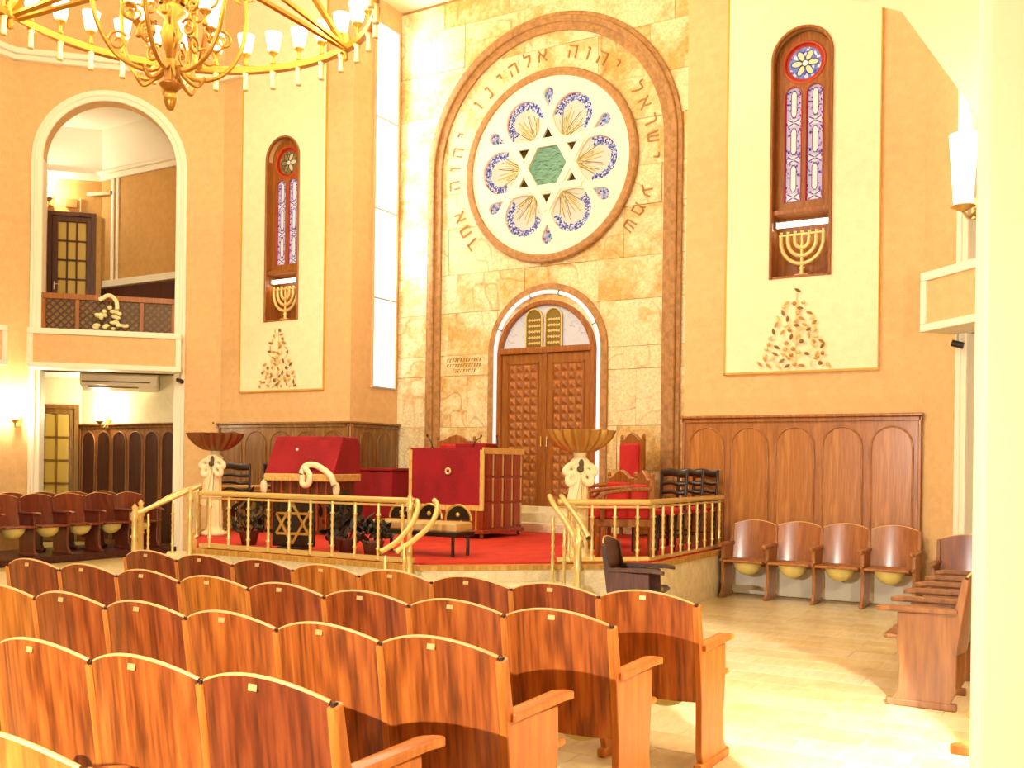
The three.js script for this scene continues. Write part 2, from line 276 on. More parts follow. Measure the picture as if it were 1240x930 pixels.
// diagonal walls with a lower passage and an upper gallery arch
function diagWall(side) {
  const r = side > 0, g = struct(r ? 'wall_diagonal_right' : 'wall_diagonal_left', r ? 'slanting wall with arch beside the right front wall' : 'slanting tan wall with gallery arch on the left', [r ? -1.66 : -12.53, 0, ZP], r ? -PI / 4 : PI / 4);
  const X = t => r ? t : -t, sx = (a, b) => r ? [a, b] : [-b, -a];
  const [i0, i1] = sx(0.72, 2.76), [e0, e1] = sx(0, 3.2), [o0, o1] = sx(0.57, 2.92);
  const s = poly([[e0, 0], [i0, 0], [i0, 2.92], [i1, 2.92], [i1, 0], [e1, 0], [e1, 10.2], [e0, 10.2]]);
  hole(s, archPts(i0, i1, 3.5, 6.28));
  M('plaster', ext(s, 0.3, -0.3), tanM, g);
  M('arch_trim', ext(archBand(o0, o1, 0, 6.28, 0.17), 0.05, 0, 0.008), whiteM, g, 'white moulded arch surround');
  M('arch_bead', ext(archBand(o0 + 0.05, o1 - 0.05, 0, 6.28, 0.05), 0.03, 0.045, 0.008), whiteM, g);
  const [c0, c1] = sx(-0.05, 3.25);
  M('cornice', [boxUV(rbx(c0, c1, 7.78, 7.86, 0, 0.1)), boxUV(rbx(c0, c1, 7.86, 7.95, 0, 0.16))], whiteM, g, 'white cornice');
  // soffit jamb linings
  M('jamb', [bx(i0, i0 + 0.012, 0, 6.28, -0.3, 0), bx(i1 - 0.012, i1, 0, 6.28, -0.3, 0)].map(q => boxUV(q)), whiteM, g);
  return g;
}
diagWall(-1); diagWall(1);
function parapet(side) {
  const r = side > 0, g = struct(r ? 'trim_gallery_parapet_right' : 'trim_gallery_parapet_left', r ? 'projecting gallery parapet with white frame at the right' : 'projecting gallery parapet with white frame under lattice rail', [r ? -1.66 : -12.53, 0, ZP], r ? -PI / 4 : PI / 4);
  const a = r ? 0.6 : -2.86, b = r ? 2.86 : -0.6;
  M('panel', boxUV(bx(a + 0.03, b - 0.03, 2.96, 3.5, -0.28, 0.47)), tanM, g);
  const w = 0.085, z0 = 0.45, z1 = 0.5;
  M('rail', boxUV(rbx(a, b, 3.44, 3.53, -0.28, z1)), whiteM, g); M('rail', boxUV(rbx(a, b, 2.92, 3.0, -0.28, z1)), whiteM, g);
  M('stile', boxUV(rbx(a, a + w, 3.0, 3.44, z0, z1)), whiteM, g); M('stile', boxUV(rbx(b - w, b, 3.0, 3.44, z0, z1)), whiteM, g);
  M('stile', boxUV(rbx(a, a + 0.03, 3.0, 3.44, z0 - 0.08, z0)), whiteM, g); M('stile', boxUV(rbx(b - 0.03, b, 3.0, 3.44, z0 - 0.08, z0)), whiteM, g);
}
parapet(-1); parapet(1);
// cornice piece on the front wall, left of the cream panel
M('cornice', [boxUV(rbx(-12.56, -12.06, 7.78, 7.86, ZP, ZP + 0.1)), boxUV(rbx(-12.56, -12.06, 7.86, 7.95, ZP, ZP + 0.16))], whiteM, struct('trim_1', 'short white cornice beside the left cream panel'));
// side walls, back wall, ceiling
{
  const l = struct('wall_left', 'tan side wall at the far left');
  M('plaster', boxUV(bx(-15.05, -14.79, 0, 10.2, -9.44, 7)), tanM, l);
  M('trim_strip', boxUV(rbx(-14.79, -14.74, 0, 6.3, -9.2, -9.04)), whiteM, l);
  M('cornice', [boxUV(rbx(-14.8, -14.69, 7.78, 7.86, -9.48, 7)), boxUV(rbx(-14.8, -14.63, 7.86, 7.95, -9.48, 7))], whiteM, l);
  M('parapet', boxUV(bx(-14.79, -14.32, 2.96, 3.5, -9.05, -6.9)), tanM, l);
  M('parapet_frame', [boxUV(rbx(-14.79, -14.29, 3.44, 3.53, -9.08, -6.87)), boxUV(rbx(-14.79, -14.29, 2.92, 3.0, -9.08, -6.87)), boxUV(rbx(-14.34, -14.29, 3.0, 3.44, -9.08, -9.0)), boxUV(rbx(-14.6, -14.52, 3.0, 3.44, -9.08, -9.04))], whiteM, l);
  const r = struct('wall_right', 'plain side wall behind the column');
  M('plaster', [boxUV(bx(0.6, 0.85, 0, 10.2, -9.44, -6.2)), boxUV(bx(0.6, 2.6, 0, 10.2, -6.2, -6.0)), boxUV(bx(2.4, 2.6, 0, 10.2, -6.0, 7))], tanM, r);
  M('plaster', boxUV(bx(-15.05, 2.6, 0, 10.2, 7, 7.2)), tanM, struct('wall_back', 'plain wall behind the camera'));
  M('plaster', boxUV(bx(-19, 3, 10.2, 10.4, -14, 7.2)), ceilM, struct('ceiling', 'white ceiling over the hall'));
}
// gallery slab overhead at the right, white soffit
{
  const g = struct('trim_gallery_soffit', 'white underside of the gallery above the right aisle');
  const s = poly([[-0.3, 6.0], [-0.444, 4.63], [-0.566, 3.43], [-1.25, 2.55], [-1.25, -6.9], [2.4, -6.9], [2.4, 6.0]]);
  const e = new THREE.ExtrudeGeometry(s, { depth: 0.6, bevelEnabled: false }); e.rotateX(-PI / 2); e.translate(0, 3.0, 0); M('slab', boxUV(e), ceilM, g);
}
// near column
{
  const g = struct('trim_column', 'smooth cream square column with rounded corners standing in the right aisle');
  M('shaft', boxUV(rbox(0.5, 2.85, 0.5, 0.03, 0.035, 1.575, -2.42, 4)), std({ map: plasterTex(0xf0e8bc, 0.01, 77), roughness: 0.5 }), g);
  M('base', boxUV(rbox(0.56, 0.15, 0.56, 0.015, 0.035, 0.075, -2.42)), whiteM, g);
}
// alcove: side walls, ceiling, stone wall
{
  M('plaster', boxUV(bx(-10.07, -9.77, 0, 10.2, -13.1, -11.999)), tanM, struct('wall_alcove_left', 'narrow side wall of the alcove with the tall strip window'));
  M('plaster', boxUV(bx(-4.43, -4.13, 0, 10.2, -13.1, -11.98)), tanM, struct('wall_alcove_right', 'hidden right side wall of the alcove'));
  M('plaster', boxUV(bx(-9.77, -4.43, 8.8, 10.2, -13.1, -11.7)), creamM, struct('trim_alcove_ceiling', 'cream ceiling of the alcove'));
}
const stoneWall = struct('wall_front', 'golden marble wall of the alcove with arch band and blocks');
{
  M('backing', boxUV(bx(-9.77, -4.43, 0, 8.8, -13.15, ZS - 0.03)), jointM, stoneWall);
  const courses = [0.62, 0.33, 0.63, 0.8, 0.32, 0.66, 0.6, 0.72, 0.55, 0.66, 0.6, 0.7, 0.66, 0.4]; let y = 0.5;
  courses.forEach((h, j) => {
    let x = -9.77; const y1 = Math.min(8.8, y + h);
    while (x < -4.44) {
      let w = rr(0.75, 1.35); if (-4.43 - (x + w) < 0.4) w = -4.43 - x;
      const g = boxUV(rbx(x + 0.002, x + w - 0.002, y + 0.002, y1 - 0.002, ZS - 0.05, ZS + rr(-0.006, 0.004), 0.004), 1 / 5.5);
      const uv = g.attributes.uv, ou = rnd(), ov = rnd(); for (let i = 0; i < uv.count; i++) uv.setXY(i, uv.getX(i) + ou, uv.getY(i) + ov);
      M('stone_block', g, stoneM, stoneWall); x += w;
    }
    y = y1;
  });
  // big arch band: two steps
  M('arch_band', boxUV(ext(archBand(-9.185, -4.925, 0.55, 6.04, 0.27, 48), 0.05, ZS, 0.01)), bandM, stoneWall, 'brown stone band of the great arch');
  M('arch_band_roll', boxUV(ext(archBand(-9.12, -4.99, 0.55, 6.04, 0.09, 48), 0.05, ZS + 0.04, 0.015)), bandM, stoneWall);
  // door surround
  M('door_surround', boxUV(ext(archBand(-8.02, -6.02, 0.55, 3.19, 0.11, 40), 0.05, ZS, 0.012)), bandM, stoneWall, 'tan stone surround of the ark doorway');
  // carved inscription round the rose
  const L = { s: [[[.05, 1], [.15, .1], [.85, .1], [.95, 1]], [[.5, 1], [.42, .12]]], m: [[[.1, 1], [.25, .6], [.1, 0]], [[.2, .7], [.5, 1], [.9, .8], [.9, 0], [.45, 0]]], a: [[[.1, 1], [.45, .3], [0, 0]], [[.85, 1], [.8, .5], [.4, .2]]], y: [[[.3, 1], [.7, 1], [.7, .55]]], r: [[[.1, 1], [.75, 1], [.85, .8], [.85, 0]]], A: [[[.05, 1], [.95, 0]], [[.25, .75], [.1, .4], [.1, 0]], [[.9, 1], [.85, .65], [.7, .4]]], l: [[[.2, 1.3], [.2, .95], [.85, .95], [.8, .6], [.4, 0]]], h: [[[.05, 1], [.9, 1], [.9, 0]], [[.15, .6], [.15, 0]]], v: [[[.35, 1], [.6, 1], [.6, 0]]], n: [[[.35, 1], [.7, 1], [.7, 0], [.2, 0]]], H: [[[.1, 0], [.1, 1], [.9, 1], [.9, 0]]], d: [[[.05, 1], [.95, 1]], [[.8, 1], [.8, 0]]] };
  const txt = 'sma ysrAl yhvh Alhynv yhvh AHd', a0 = -38, a1 = 218, sz = 0.15;
  [...txt].forEach((ch, i) => {
    if (ch === ' ') return; const phi = (a0 + (a1 - a0) * i / (txt.length - 1)) * PI / 180, gs = [];
    for (const st of L[ch]) for (let k = 0; k + 1 < st.length; k++) gs.push(bar([(st[k][0] - .5) * sz, (st[k][1] - .5) * sz * 1.15, 0], [(st[k + 1][0] - .5) * sz, (st[k + 1][1] - .5) * sz * 1.15, 0], 0.024, 0.014));
    const m = M('letter', gs, letterM, stoneWall); m.rotation.z = phi - PI / 2; m.position.set(-7.03 + 1.66 * Math.cos(phi), 5.93 + 1.66 * Math.sin(phi), ZS + 0.006);
  });
  // three-line dedication left of the doorway
  for (let k = 0; k < 3; k++) { const gs = [], w = k === 2 ? 0.42 : 0.62; for (let x = 0; x < w; x += 0.05) { gs.push(bar([x, 0, 0], [x + rr(0, 0.02), rr(0.03, 0.05), 0], 0.011, 0.006)); gs.push(bar([x, 0.045, 0], [x + 0.032, 0.045, 0], 0.01, 0.006)); } const m = M('dedication_line', gs, std({ color: 0x7c6430, roughness: 0.6 }), stoneWall); m.position.set(-8.48 - w / 2, 3.1 - k * 0.085, ZS + 0.006); }
}
// wainscots
function wainscot(name, label, pos, ry, w, n, top, mats, pitchLeft = 0.04) {
  const g = thing(name, label, 'wainscot', pos, ry);
  M('back_board', boxUV(bx(0, w, 0, top, 0, 0.03)), mats[0], g);
  M('cap_rail', [boxUV(rbx(-0.02, w + 0.02, top, top + 0.035, 0, 0.09)), boxUV(rbx(-0.01, w + 0.01, top - 0.05, top, 0.02, 0.055))], mats[0], g);
  const p = (w - 2 * pitchLeft) / n, r = p * 0.405;
  for (let k = 0; k < n; k++) {
    const c = pitchLeft + p * (k + 0.5), ys = top - 0.11 - r;
    M('arched_panel', ext(archShape(c - r, c + r, 0.08, ys, 16), 0.012, 0.028), mats[1], g);
    M('arch_moulding', archTube(c - r, c + r, 0.08, ys, 0.04, 0.012), mats[0], g);
  }
  M('end_stile', boxUV(rbx(0, 0.035, 0, top, 0.03, 0.055)), mats[0], g); M('end_stile', boxUV(rbx(w - 0.035, w, 0, top, 0.03, 0.055)), mats[0], g);
  return g;
}
wainscot('wainscot', 'reddish brown wainscot of five arched panels behind the wall seats', [-4.43, 0, ZP + 0.001], 0, 2.77, 5, 2.1, [wainM, wainPanelM]);
wainscot('wainscot', 'olive brown wainscot of five arched panels behind the left fluted bowl', [-12.53, 0, ZP + 0.001], 0, 2.76, 5, 2.1, [wainOldM, wainOldPM]);
wainscot('wainscot', 'narrow wainscot of two arched panels below the strip window', [-9.769, 0, ZP - 0.02], PI / 2, 1.13, 2, 2.1, [wainOldM, wainOldPM], 0.14);
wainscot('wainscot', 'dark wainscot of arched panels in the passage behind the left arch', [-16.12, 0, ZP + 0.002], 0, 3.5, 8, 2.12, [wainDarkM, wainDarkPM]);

M('board', boxUV(rbx(-3.8, -1.66, 0, 0.4, ZP + 0.03, ZP + 0.062)), whiteM, struct('baseboard_right', 'white base below the wainscot behind the wall seats'));
{
  const w = struct('wall_bay_right', 'wall of the right gallery bay, tan above and cream below');
  M('lower_wall', boxUV(bx(-1.5, 2.2, 0, 2.99, ZP - 0.25, ZP - 0.002)), creamM, w); M('upper_wall', boxUV(bx(-1.5, 2.2, 3.49, 7.7, ZP - 0.25, ZP - 0.002)), gallTanM, w);
  M('back_wall', boxUV(bx(2.2, 2.4, 0, 7.7, -11.95, -6.2)), creamM, w);
  const e = new THREE.ExtrudeGeometry(poly([[-1.24, 11.7], [2.2, 11.7], [2.2, 9.3], [0.9, 9.3]]), { depth: 0.5, bevelEnabled: false }); e.rotateX(-PI / 2); e.translate(0, 2.99, 0); M('gallery_slab', boxUV(e), ceilM, w);
  const c = new THREE.ExtrudeGeometry(poly([[-1.24, 11.7], [2.2, 11.7], [2.2, 9.3], [0.9, 9.3]]), { depth: 0.1, bevelEnabled: false }); c.rotateX(-PI / 2); c.translate(0, 7.5, 0); M('ceiling_slab', boxUV(c), ceilM, w);
}
// strip window in the alcove side
{
  const g = thing('strip_window', 'tall narrow white daylight window with thin bars beside the stone wall', 'window', [-9.77, 0, 0]);
  const ys = [2.7, 4.1, 5.5, 6.94, 8.42];
  for (let k = 0; k < 4; k++) M('pane', boxUV(bx(0, 0.012, ys[k] + 0.012, ys[k + 1] - 0.012, -12.77, -12.21)), stripGlowM, g, 'bright frosted pane');
  for (const y of ys) M('glazing_bar', boxUV(rbx(0, 0.03, y - 0.014, y + 0.014, -12.79, -12.19, 0.004)), greyM, g);
  M('frame', [boxUV(rbx(0, 0.04, 2.68, 8.44, -12.8, -12.77, 0.005)), boxUV(rbx(0, 0.04, 2.68, 8.44, -12.21, -12.18, 0.005))], std({ color: 0xd8b48a, roughness: 0.5 }), g);
}
// bay behind the left arch: floor of the gallery, walls, doors
const bayOff = o => [-12.53 - o * Math.SQRT1_2, 0, -(11.7 + o * Math.SQRT1_2)];
{
  const e = new THREE.ExtrudeGeometry(poly([[-12.95, 11.7], [-16.6, 12.2], [-18.6, 9.8], [-15.0, 9.0], [-14.79, 9.44]].map(p => [p[0], p[1]])), { depth: 0.5, bevelEnabled: false }); e.rotateX(-PI / 2); e.translate(0, 2.99, 0);
  M('slab', boxUV(e), ceilM, struct('trim_gallery_floor', 'white gallery floor slab behind the left parapet'));
  const w = struct('wall_bay', 'wall of the gallery bay, tan above and cream below');
  M('lower_wall', boxUV(bx(-16.6, -12.7, 0, 2.99, ZP - 0.25, ZP - 0.002)), creamM, w);
  M('upper_wall', boxUV(bx(-15.75, -12.7, 3.49, 6.62, ZP - 0.25, ZP - 0.002)), gallTanM, w);
  M('cove', boxUV(bx(-15.75, -12.7, 6.62, 7.7, ZP - 0.25, ZP - 0.002)), ceilM, w);
  M('moulding', [boxUV(rbx(-15.75, -12.75, 6.56, 6.66, ZP, ZP + 0.05)), boxUV(rbx(-15.75, -12.75, 6.66, 6.72, ZP, ZP + 0.09))], whiteM, w);
  M('moulding', boxUV(rbx(-15.55, -12.75, 4.62, 4.74, ZP, ZP + 0.05)), whiteM, w);
    M('moulding', boxUV(rbx(-15.2, -15.15, 4.74, 6.56, ZP, ZP + 0.035)), whiteM, w); M('moulding', boxUV(rbx(-15.34, -15.28, 4.74, 6.56, ZP, ZP + 0.035)), whiteM, w);
  M('dark_dado', boxUV(bx(-15.6, -12.75, 3.49, 4.6, ZP, ZP + 0.02)), wainDarkPM, w);
  const b = struct('wall_bay_back', 'back wall of the gallery bay with two doors', bayOff(2.2), PI / 4);
  M('upper_wall', boxUV(bx(-5.2, -2.2, 3.49, 6.62, -0.2, 0)), gallTanM, b); M('cove', boxUV(bx(-5.2, -2.2, 6.62, 7.7, -0.2, 0)), ceilM, b);
  M('moulding', boxUV(rbx(-5.2, -2.2, 6.56, 6.68, 0, 0.06)), whiteM, b);
  M('lower_wall', boxUV(bx(-5.6, -2.4, 0, 2.99, -0.55, -0.35)), creamM, b);
  M('side_wall', boxUV(bx(-5.4, -5.2, 0, 7.7, -0.5, 1.9)), creamM, b);
  const bc = struct('ceiling_bay', 'white ceiling of the left gallery bay'); const ce = new THREE.ExtrudeGeometry(poly([[-12.7, 11.8], [-16.6, 12.2], [-18.6, 9.8], [-15.0, 9.4]]), { depth: 0.1, bevelEnabled: false }); ce.rotateX(-PI / 2); ce.translate(0, 7.5, 0); M('ceiling_slab', boxUV(ce), ceilM, bc);
}
function glazedDoor(name, label, pos, ry, w, h, cols, rows, wood, paneMat) {
  const g = thing(name, label, 'door', pos, ry);
  const s = hole(poly([[0, 0], [w, 0], [w, h], [0, h]]), [[0.07, 0], [w - 0.07, 0], [w - 0.07, h - 0.07], [0.07, h - 0.07]]);
  M('door_frame', ext(s, 0.09, 0), wood, g);
  const leafW = w - 0.14, a = 0.07; M('stile', boxUV(rbx(a, a + 0.09, 0, h - 0.07, 0.01, 0.055)), wood, g); M('stile', boxUV(rbx(w - a - 0.09, w - a, 0, h - 0.07, 0.01, 0.055)), wood, g);
  M('rail', boxUV(rbx(a, w - a, h - 0.17, h - 0.07, 0.012, 0.053)), wood, g); M('rail', boxUV(rbx(a, w - a, 0, 0.22, 0.012, 0.053)), wood, g);
  const x0 = a + 0.09, x1 = w - a - 0.09, y0 = 0.22, y1 = h - 0.17, pw = (x1 - x0) / cols, ph = (y1 - y0) / rows;
  for (let i = 0; i < cols; i++) for (let j = 0; j < rows; j++) M('pane', boxUV(bx(x0 + i * pw + 0.015, x0 + (i + 1) * pw - 0.015, y0 + j * ph + 0.015, y0 + (j + 1) * ph - 0.015, 0.02, 0.03)), paneMat, g);
  for (let i = 1; i < cols; i++) M('muntin', boxUV(bx(x0 + i * pw - 0.016, x0 + i * pw + 0.016, y0, y1, 0.014, 0.05)), wood, g);
  for (let j = 1; j < rows; j++) M('muntin', boxUV(bx(x0, x1, y0 + j * ph - 0.016, y0 + j * ph + 0.016, 0.014, 0.05)), wood, g);
  const hd = M('handle', [rbox(0.02, 0.14, 0.015, 0.004, a + 0.045, h * 0.46, 0.06), rod([a + 0.045, h * 0.47, 0.07], [a + 0.13, h * 0.47, 0.085], 0.008)], std({ color: 0xf0ead8, roughness: 0.3, metalness: 0.4 }), g, 'pale metal handle');
  return g;
}
const frostM = std({ color: 0xc8ac54, roughness: 0.35 });
const D1 = bayOff(2.2), D2 = bayOff(2.55), off = (D, t, f) => [D[0] - t * Math.SQRT1_2 + f * Math.SQRT1_2, D[1], D[2] + t * Math.SQRT1_2 + f * Math.SQRT1_2];
{ const p = off(D1, 3.08, 0.002); p[1] = 3.49; glazedDoor('glazed_door', 'dark brown glazed door with fifteen panes on the upper gallery', p, PI / 4, 0.8, 2.46, 3, 6, darkDoorM, frostM); }
{ const p = off(D2, 3.33, 0.006); glazedDoor('glazed_door', 'olive brown glazed door in the passage below the gallery', p, PI / 4, 0.75, 2.5, 2, 5, oliveDoorM, frostM); }

// ================================================================ THE ARK AND THE ROSE
{
  const g = thing('ark_doors', 'tall carved double door of the ark with rows of square bosses under a round head', 'door', [0, 0, ZS]);
  const B = 0.9, x0 = -7.815, x1 = -6.215, xm = -7.015;
  M('arch_frame', ext(archBand(x0 - 0.02, x1 + 0.02, B, 3.12, 0.075, 36), 0.09, 0, 0.012), frameWoodM, g);
  M('transom', boxUV(rbx(x0 + 0.03, x1 - 0.03, 3.16, 3.25, 0.005, 0.1)), frameWoodM, g);
  const tp = M('tympanum', (() => { const q = ext(archShape(x0 + 0.05, x1 - 0.05, 3.25, 3.25, 32, 0.66), 0.02, 0.002), uv = q.attributes.uv, p = q.attributes.position; for (let i = 0; i < uv.count; i++) uv.setXY(i, (p.getX(i) - x0) / 1.6, (p.getY(i) - 3.25) / 0.75); return q; })(), glassM(tympTex, 0.25), g, 'white veined glass in the round head');
  for (const s of [-1, 1]) {                                     // two leaves
    const a = s < 0 ? x0 + 0.055 : xm + 0.008, b = s < 0 ? xm - 0.008 : x1 - 0.055;
    const leaf = M('door_leaf', boxUV(rbx(a, b, B, 3.16, 0.0, 0.045, 0.006)), doorWoodM, g);
    const c = (a + b) / 2 + s * 0.0, n = 4, pitch = 0.122, rows = 17; const pyr = new THREE.ConeGeometry(0.083, 0.035, 4); pyr.rotateY(PI / 4); pyr.rotateX(PI / 2);
    const pg = boxUV(pyr.toNonIndexed()); pg.computeVertexNormals();
    for (let i = 0; i < n; i++) for (let j = 0; j < rows; j++) { const m = M('boss', pg, bossMs[(i + j * 3) % 2], leaf); m.position.set(c + (i - 1.5) * pitch, 3.0 - (j + 0.5) * pitch, 0.058); }
    M('leaf_moulding', [bx(c - 0.27, c - 0.25, 0.92, 3.03, 0.04, 0.06), bx(c + 0.25, c + 0.27, 0.92, 3.03, 0.04, 0.06), bx(c - 0.27, c + 0.27, 3.01, 3.03, 0.04, 0.06)].map(q => boxUV(q)), frameWoodM, leaf);
    M('pull', rod([s < 0 ? b - 0.04 : a + 0.04, 1.78, 0.075], [s < 0 ? b - 0.04 : a + 0.04, 1.93, 0.075], 0.012), goldM, leaf, 'brass pull');
  }
  M('meeting_stile', boxUV(rbx(xm - 0.03, xm + 0.03, B, 3.16, 0.03, 0.07)), frameWoodM, g);
  M('threshold', boxUV(rbx(x0 - 0.1, x1 + 0.1, 0.8, 0.9, -0.02, 0.16)), whiteStoneM, g);
}
{ // two tablets
  for (const [c, lab] of [[-7.205, 'left golden round-topped tablet with five lines over the ark door'], [-6.88, 'right golden round-topped tablet with five lines over the ark door']]) {
    const g = thing('law_tablet', lab, 'tablet', [c, 3.25, ZS + 0.02]);
    M('slab', ext(archShape(-0.14, 0.14, 0.005, 0.43, 16), 0.04, 0, 0.008), std({ color: 0x7c6a2c, roughness: 0.45, metalness: 0.35 }), g);
    M('border', ext(archBand(-0.145, 0.145, 0.005, 0.43, 0.02, 16), 0.03, 0.03, 0.004), goldPaintM, g);
    for (let k = 0; k < 5; k++) { const gs = []; for (let x = -0.1; x < 0.09; x += 0.042) gs.push(bar([x, 0, 0], [x + 0.026, rr(-0.012, 0.012), 0], 0.02, 0.01), bar([x + 0.03, -0.02, 0], [x + 0.03, 0.02, 0], 0.012, 0.01)); const m = M('text_line', gs, goldPaintM, g); m.position.set(0, 0.06 + k * 0.085, 0.045); }
  }
  const g = thing('light_tube', 'white light tube bent round the ark doorway', 'light tube', [0, 0, ZS + 0.035]);
  const R = 0.865, c = -7.02, pts = []; for (let y = 0.92; y < 3.1; y += 0.3) pts.push([c - R, y, 0]);
  for (let i = 0; i <= 20; i++) { const a = PI * (1 - i / 20); pts.push([c + R * Math.cos(a), 3.2 + R * Math.sin(a), 0]); } for (let y = 3.05; y > 0.9; y -= 0.3) pts.push([c + R, y, 0]);
  M('tube', tube(pts, 0.03, 120, 8), neonM, g); const cg = []; for (const a of [0.13, 0.42, 0.6, 0.87]) { const q = PI * a; cg.push(T(new THREE.TorusGeometry(0.034, 0.008, 6, 12).rotateX(PI / 2).rotateZ(q), c + R * Math.cos(q), 3.2 + R * Math.sin(q), 0)); }
  M('clips', cg, std({ color: 0x6a5a48, roughness: 0.5 }), g, 'dark clips');
}
{ // rose window
  const cx = -7.01, cy = 5.92, g = thing('rose_window', 'round rose window with a six-pointed star, blue petals and green hexagon centre', 'window', [cx, cy, ZS]);
  const ring = hole(poly(circ(0, 0, 1.43, 72)), circ(0, 0, 1.305, 72)); M('stone_ring', ext(ring, 0.09, 0, 0.02, 32), bandM, g, 'brown stone ring');
  const ring2 = hole(poly(circ(0, 0, 1.36, 72)), circ(0, 0, 1.29, 72)); M('inner_ring', ext(ring2, 0.05, 0.0, 0.015, 32), bandM, g);
  const P = (r, a) => [r * Math.cos(a), r * Math.sin(a)], D = PI / 180;
  const hexa = Array.from({ length: 6 }, (_, k) => P(0.335, k * 60 * D));
  const tri = k => [0, 1, 2].map(q => { const a = (90 + 60 * k) * D, c = P(0.475, a), d = P(0.115, a + q * 120 * D); return [c[0] + d[0], c[1] + d[1]]; });
  // petal along +x : straight flanks from the inner V to a round head
  const pet0 = (() => { const p = [[0.47, 0]]; p.push([0.56, -0.19], [0.66, -0.305]); for (let i = 0; i <= 16; i++) { const a = (-90 + 180 * i / 16) * D; p.push([0.8 + 0.32 * Math.cos(a), 0.318 * Math.sin(a)]); } p.push([0.66, 0.305], [0.56, 0.19]); return p; })();
  const drop0 = (() => { const p = [[0.86, 0]]; for (let i = 0; i <= 12; i++) { const a = (-110 + 220 * i / 12) * D; p.push([1.06 + 0.095 * Math.cos(a), 0.085 * Math.sin(a)]); } return p; })();
  const rot = (pts, a) => pts.map(([x, y]) => [x * Math.cos(a) - y * Math.sin(a), x * Math.sin(a) + y * Math.cos(a)]);
  const s = poly(circ(0, 0, 1.31, 72)); hole(s, hexa); for (let k = 0; k < 6; k++) { hole(s, tri(k)); hole(s, rot(pet0, k * 60 * D)); hole(s, rot(drop0, (30 + k * 60) * D)); }
  M('tracery', ext(s, 0.07, 0, 0.006, 8), traceryM, g, 'cream stone tracery');
  // interlaced star bars raised on the tracery
  for (const up of [0, 1]) for (let k = 0; k < 3; k++) { const a = (90 + 180 * up + 120 * k) * D, b = a + 120 * D, A = P(0.66, a), Bp = P(0.66, b); M('star_bar', bar([A[0], A[1], 0.078], [Bp[0], Bp[1], 0.078], 0.1, 0.02 + 0.004 * (3 * up + k)), traceryM, g); }
  const uvfit = (q, f) => { const uv = q.attributes.uv, p = q.attributes.position; for (let i = 0; i < uv.count; i++) { const [u, v] = f(p.getX(i), p.getY(i)); uv.setXY(i, u, v); } return q; };
  M('hexagon_pane', uvfit(ext(poly(Array.from({ length: 6 }, (_, k) => P(0.35, k * 60 * D))), 0.012, 0.006), (x, y) => [x / 0.7 + 0.5, y / 0.7 + 0.5]), glassM(hexTex, 0.15), g, 'rippled green glass');
  const pm = glassM(petalTex, 0.24), dm = glassM(dropTex, 0.16), tm = glassM(triTex, 0.03);
  const pg = uvfit(ext(poly(pet0.map(([x, y]) => [0.44 + (x - 0.47) * 1.05, y * 1.05])), 0.012, 0.004), (x, y) => [0.5 - y / 0.68, (x - 0.44) / 0.67]);
  const dg = uvfit(ext(poly(drop0.map(([x, y]) => [0.85 + (x - 0.86) * 1.1, y * 1.15])), 0.012, 0.004), (x, y) => [(x - 0.84) / 0.36, y / 0.2 + 0.5]);
  for (let k = 0; k < 6; k++) { const a = M('petal_pane', pg, pm, g); a.rotation.z = k * 60 * D; const b = M('drop_pane', dg, dm, g); b.rotation.z = (30 + k * 60) * D; M('star_tip_pane', uvfit(ext(poly(tri(k)), 0.012, 0.004), (x, y) => [x * 3, y * 3]), tm, g, 'dark brown glass'); }
}
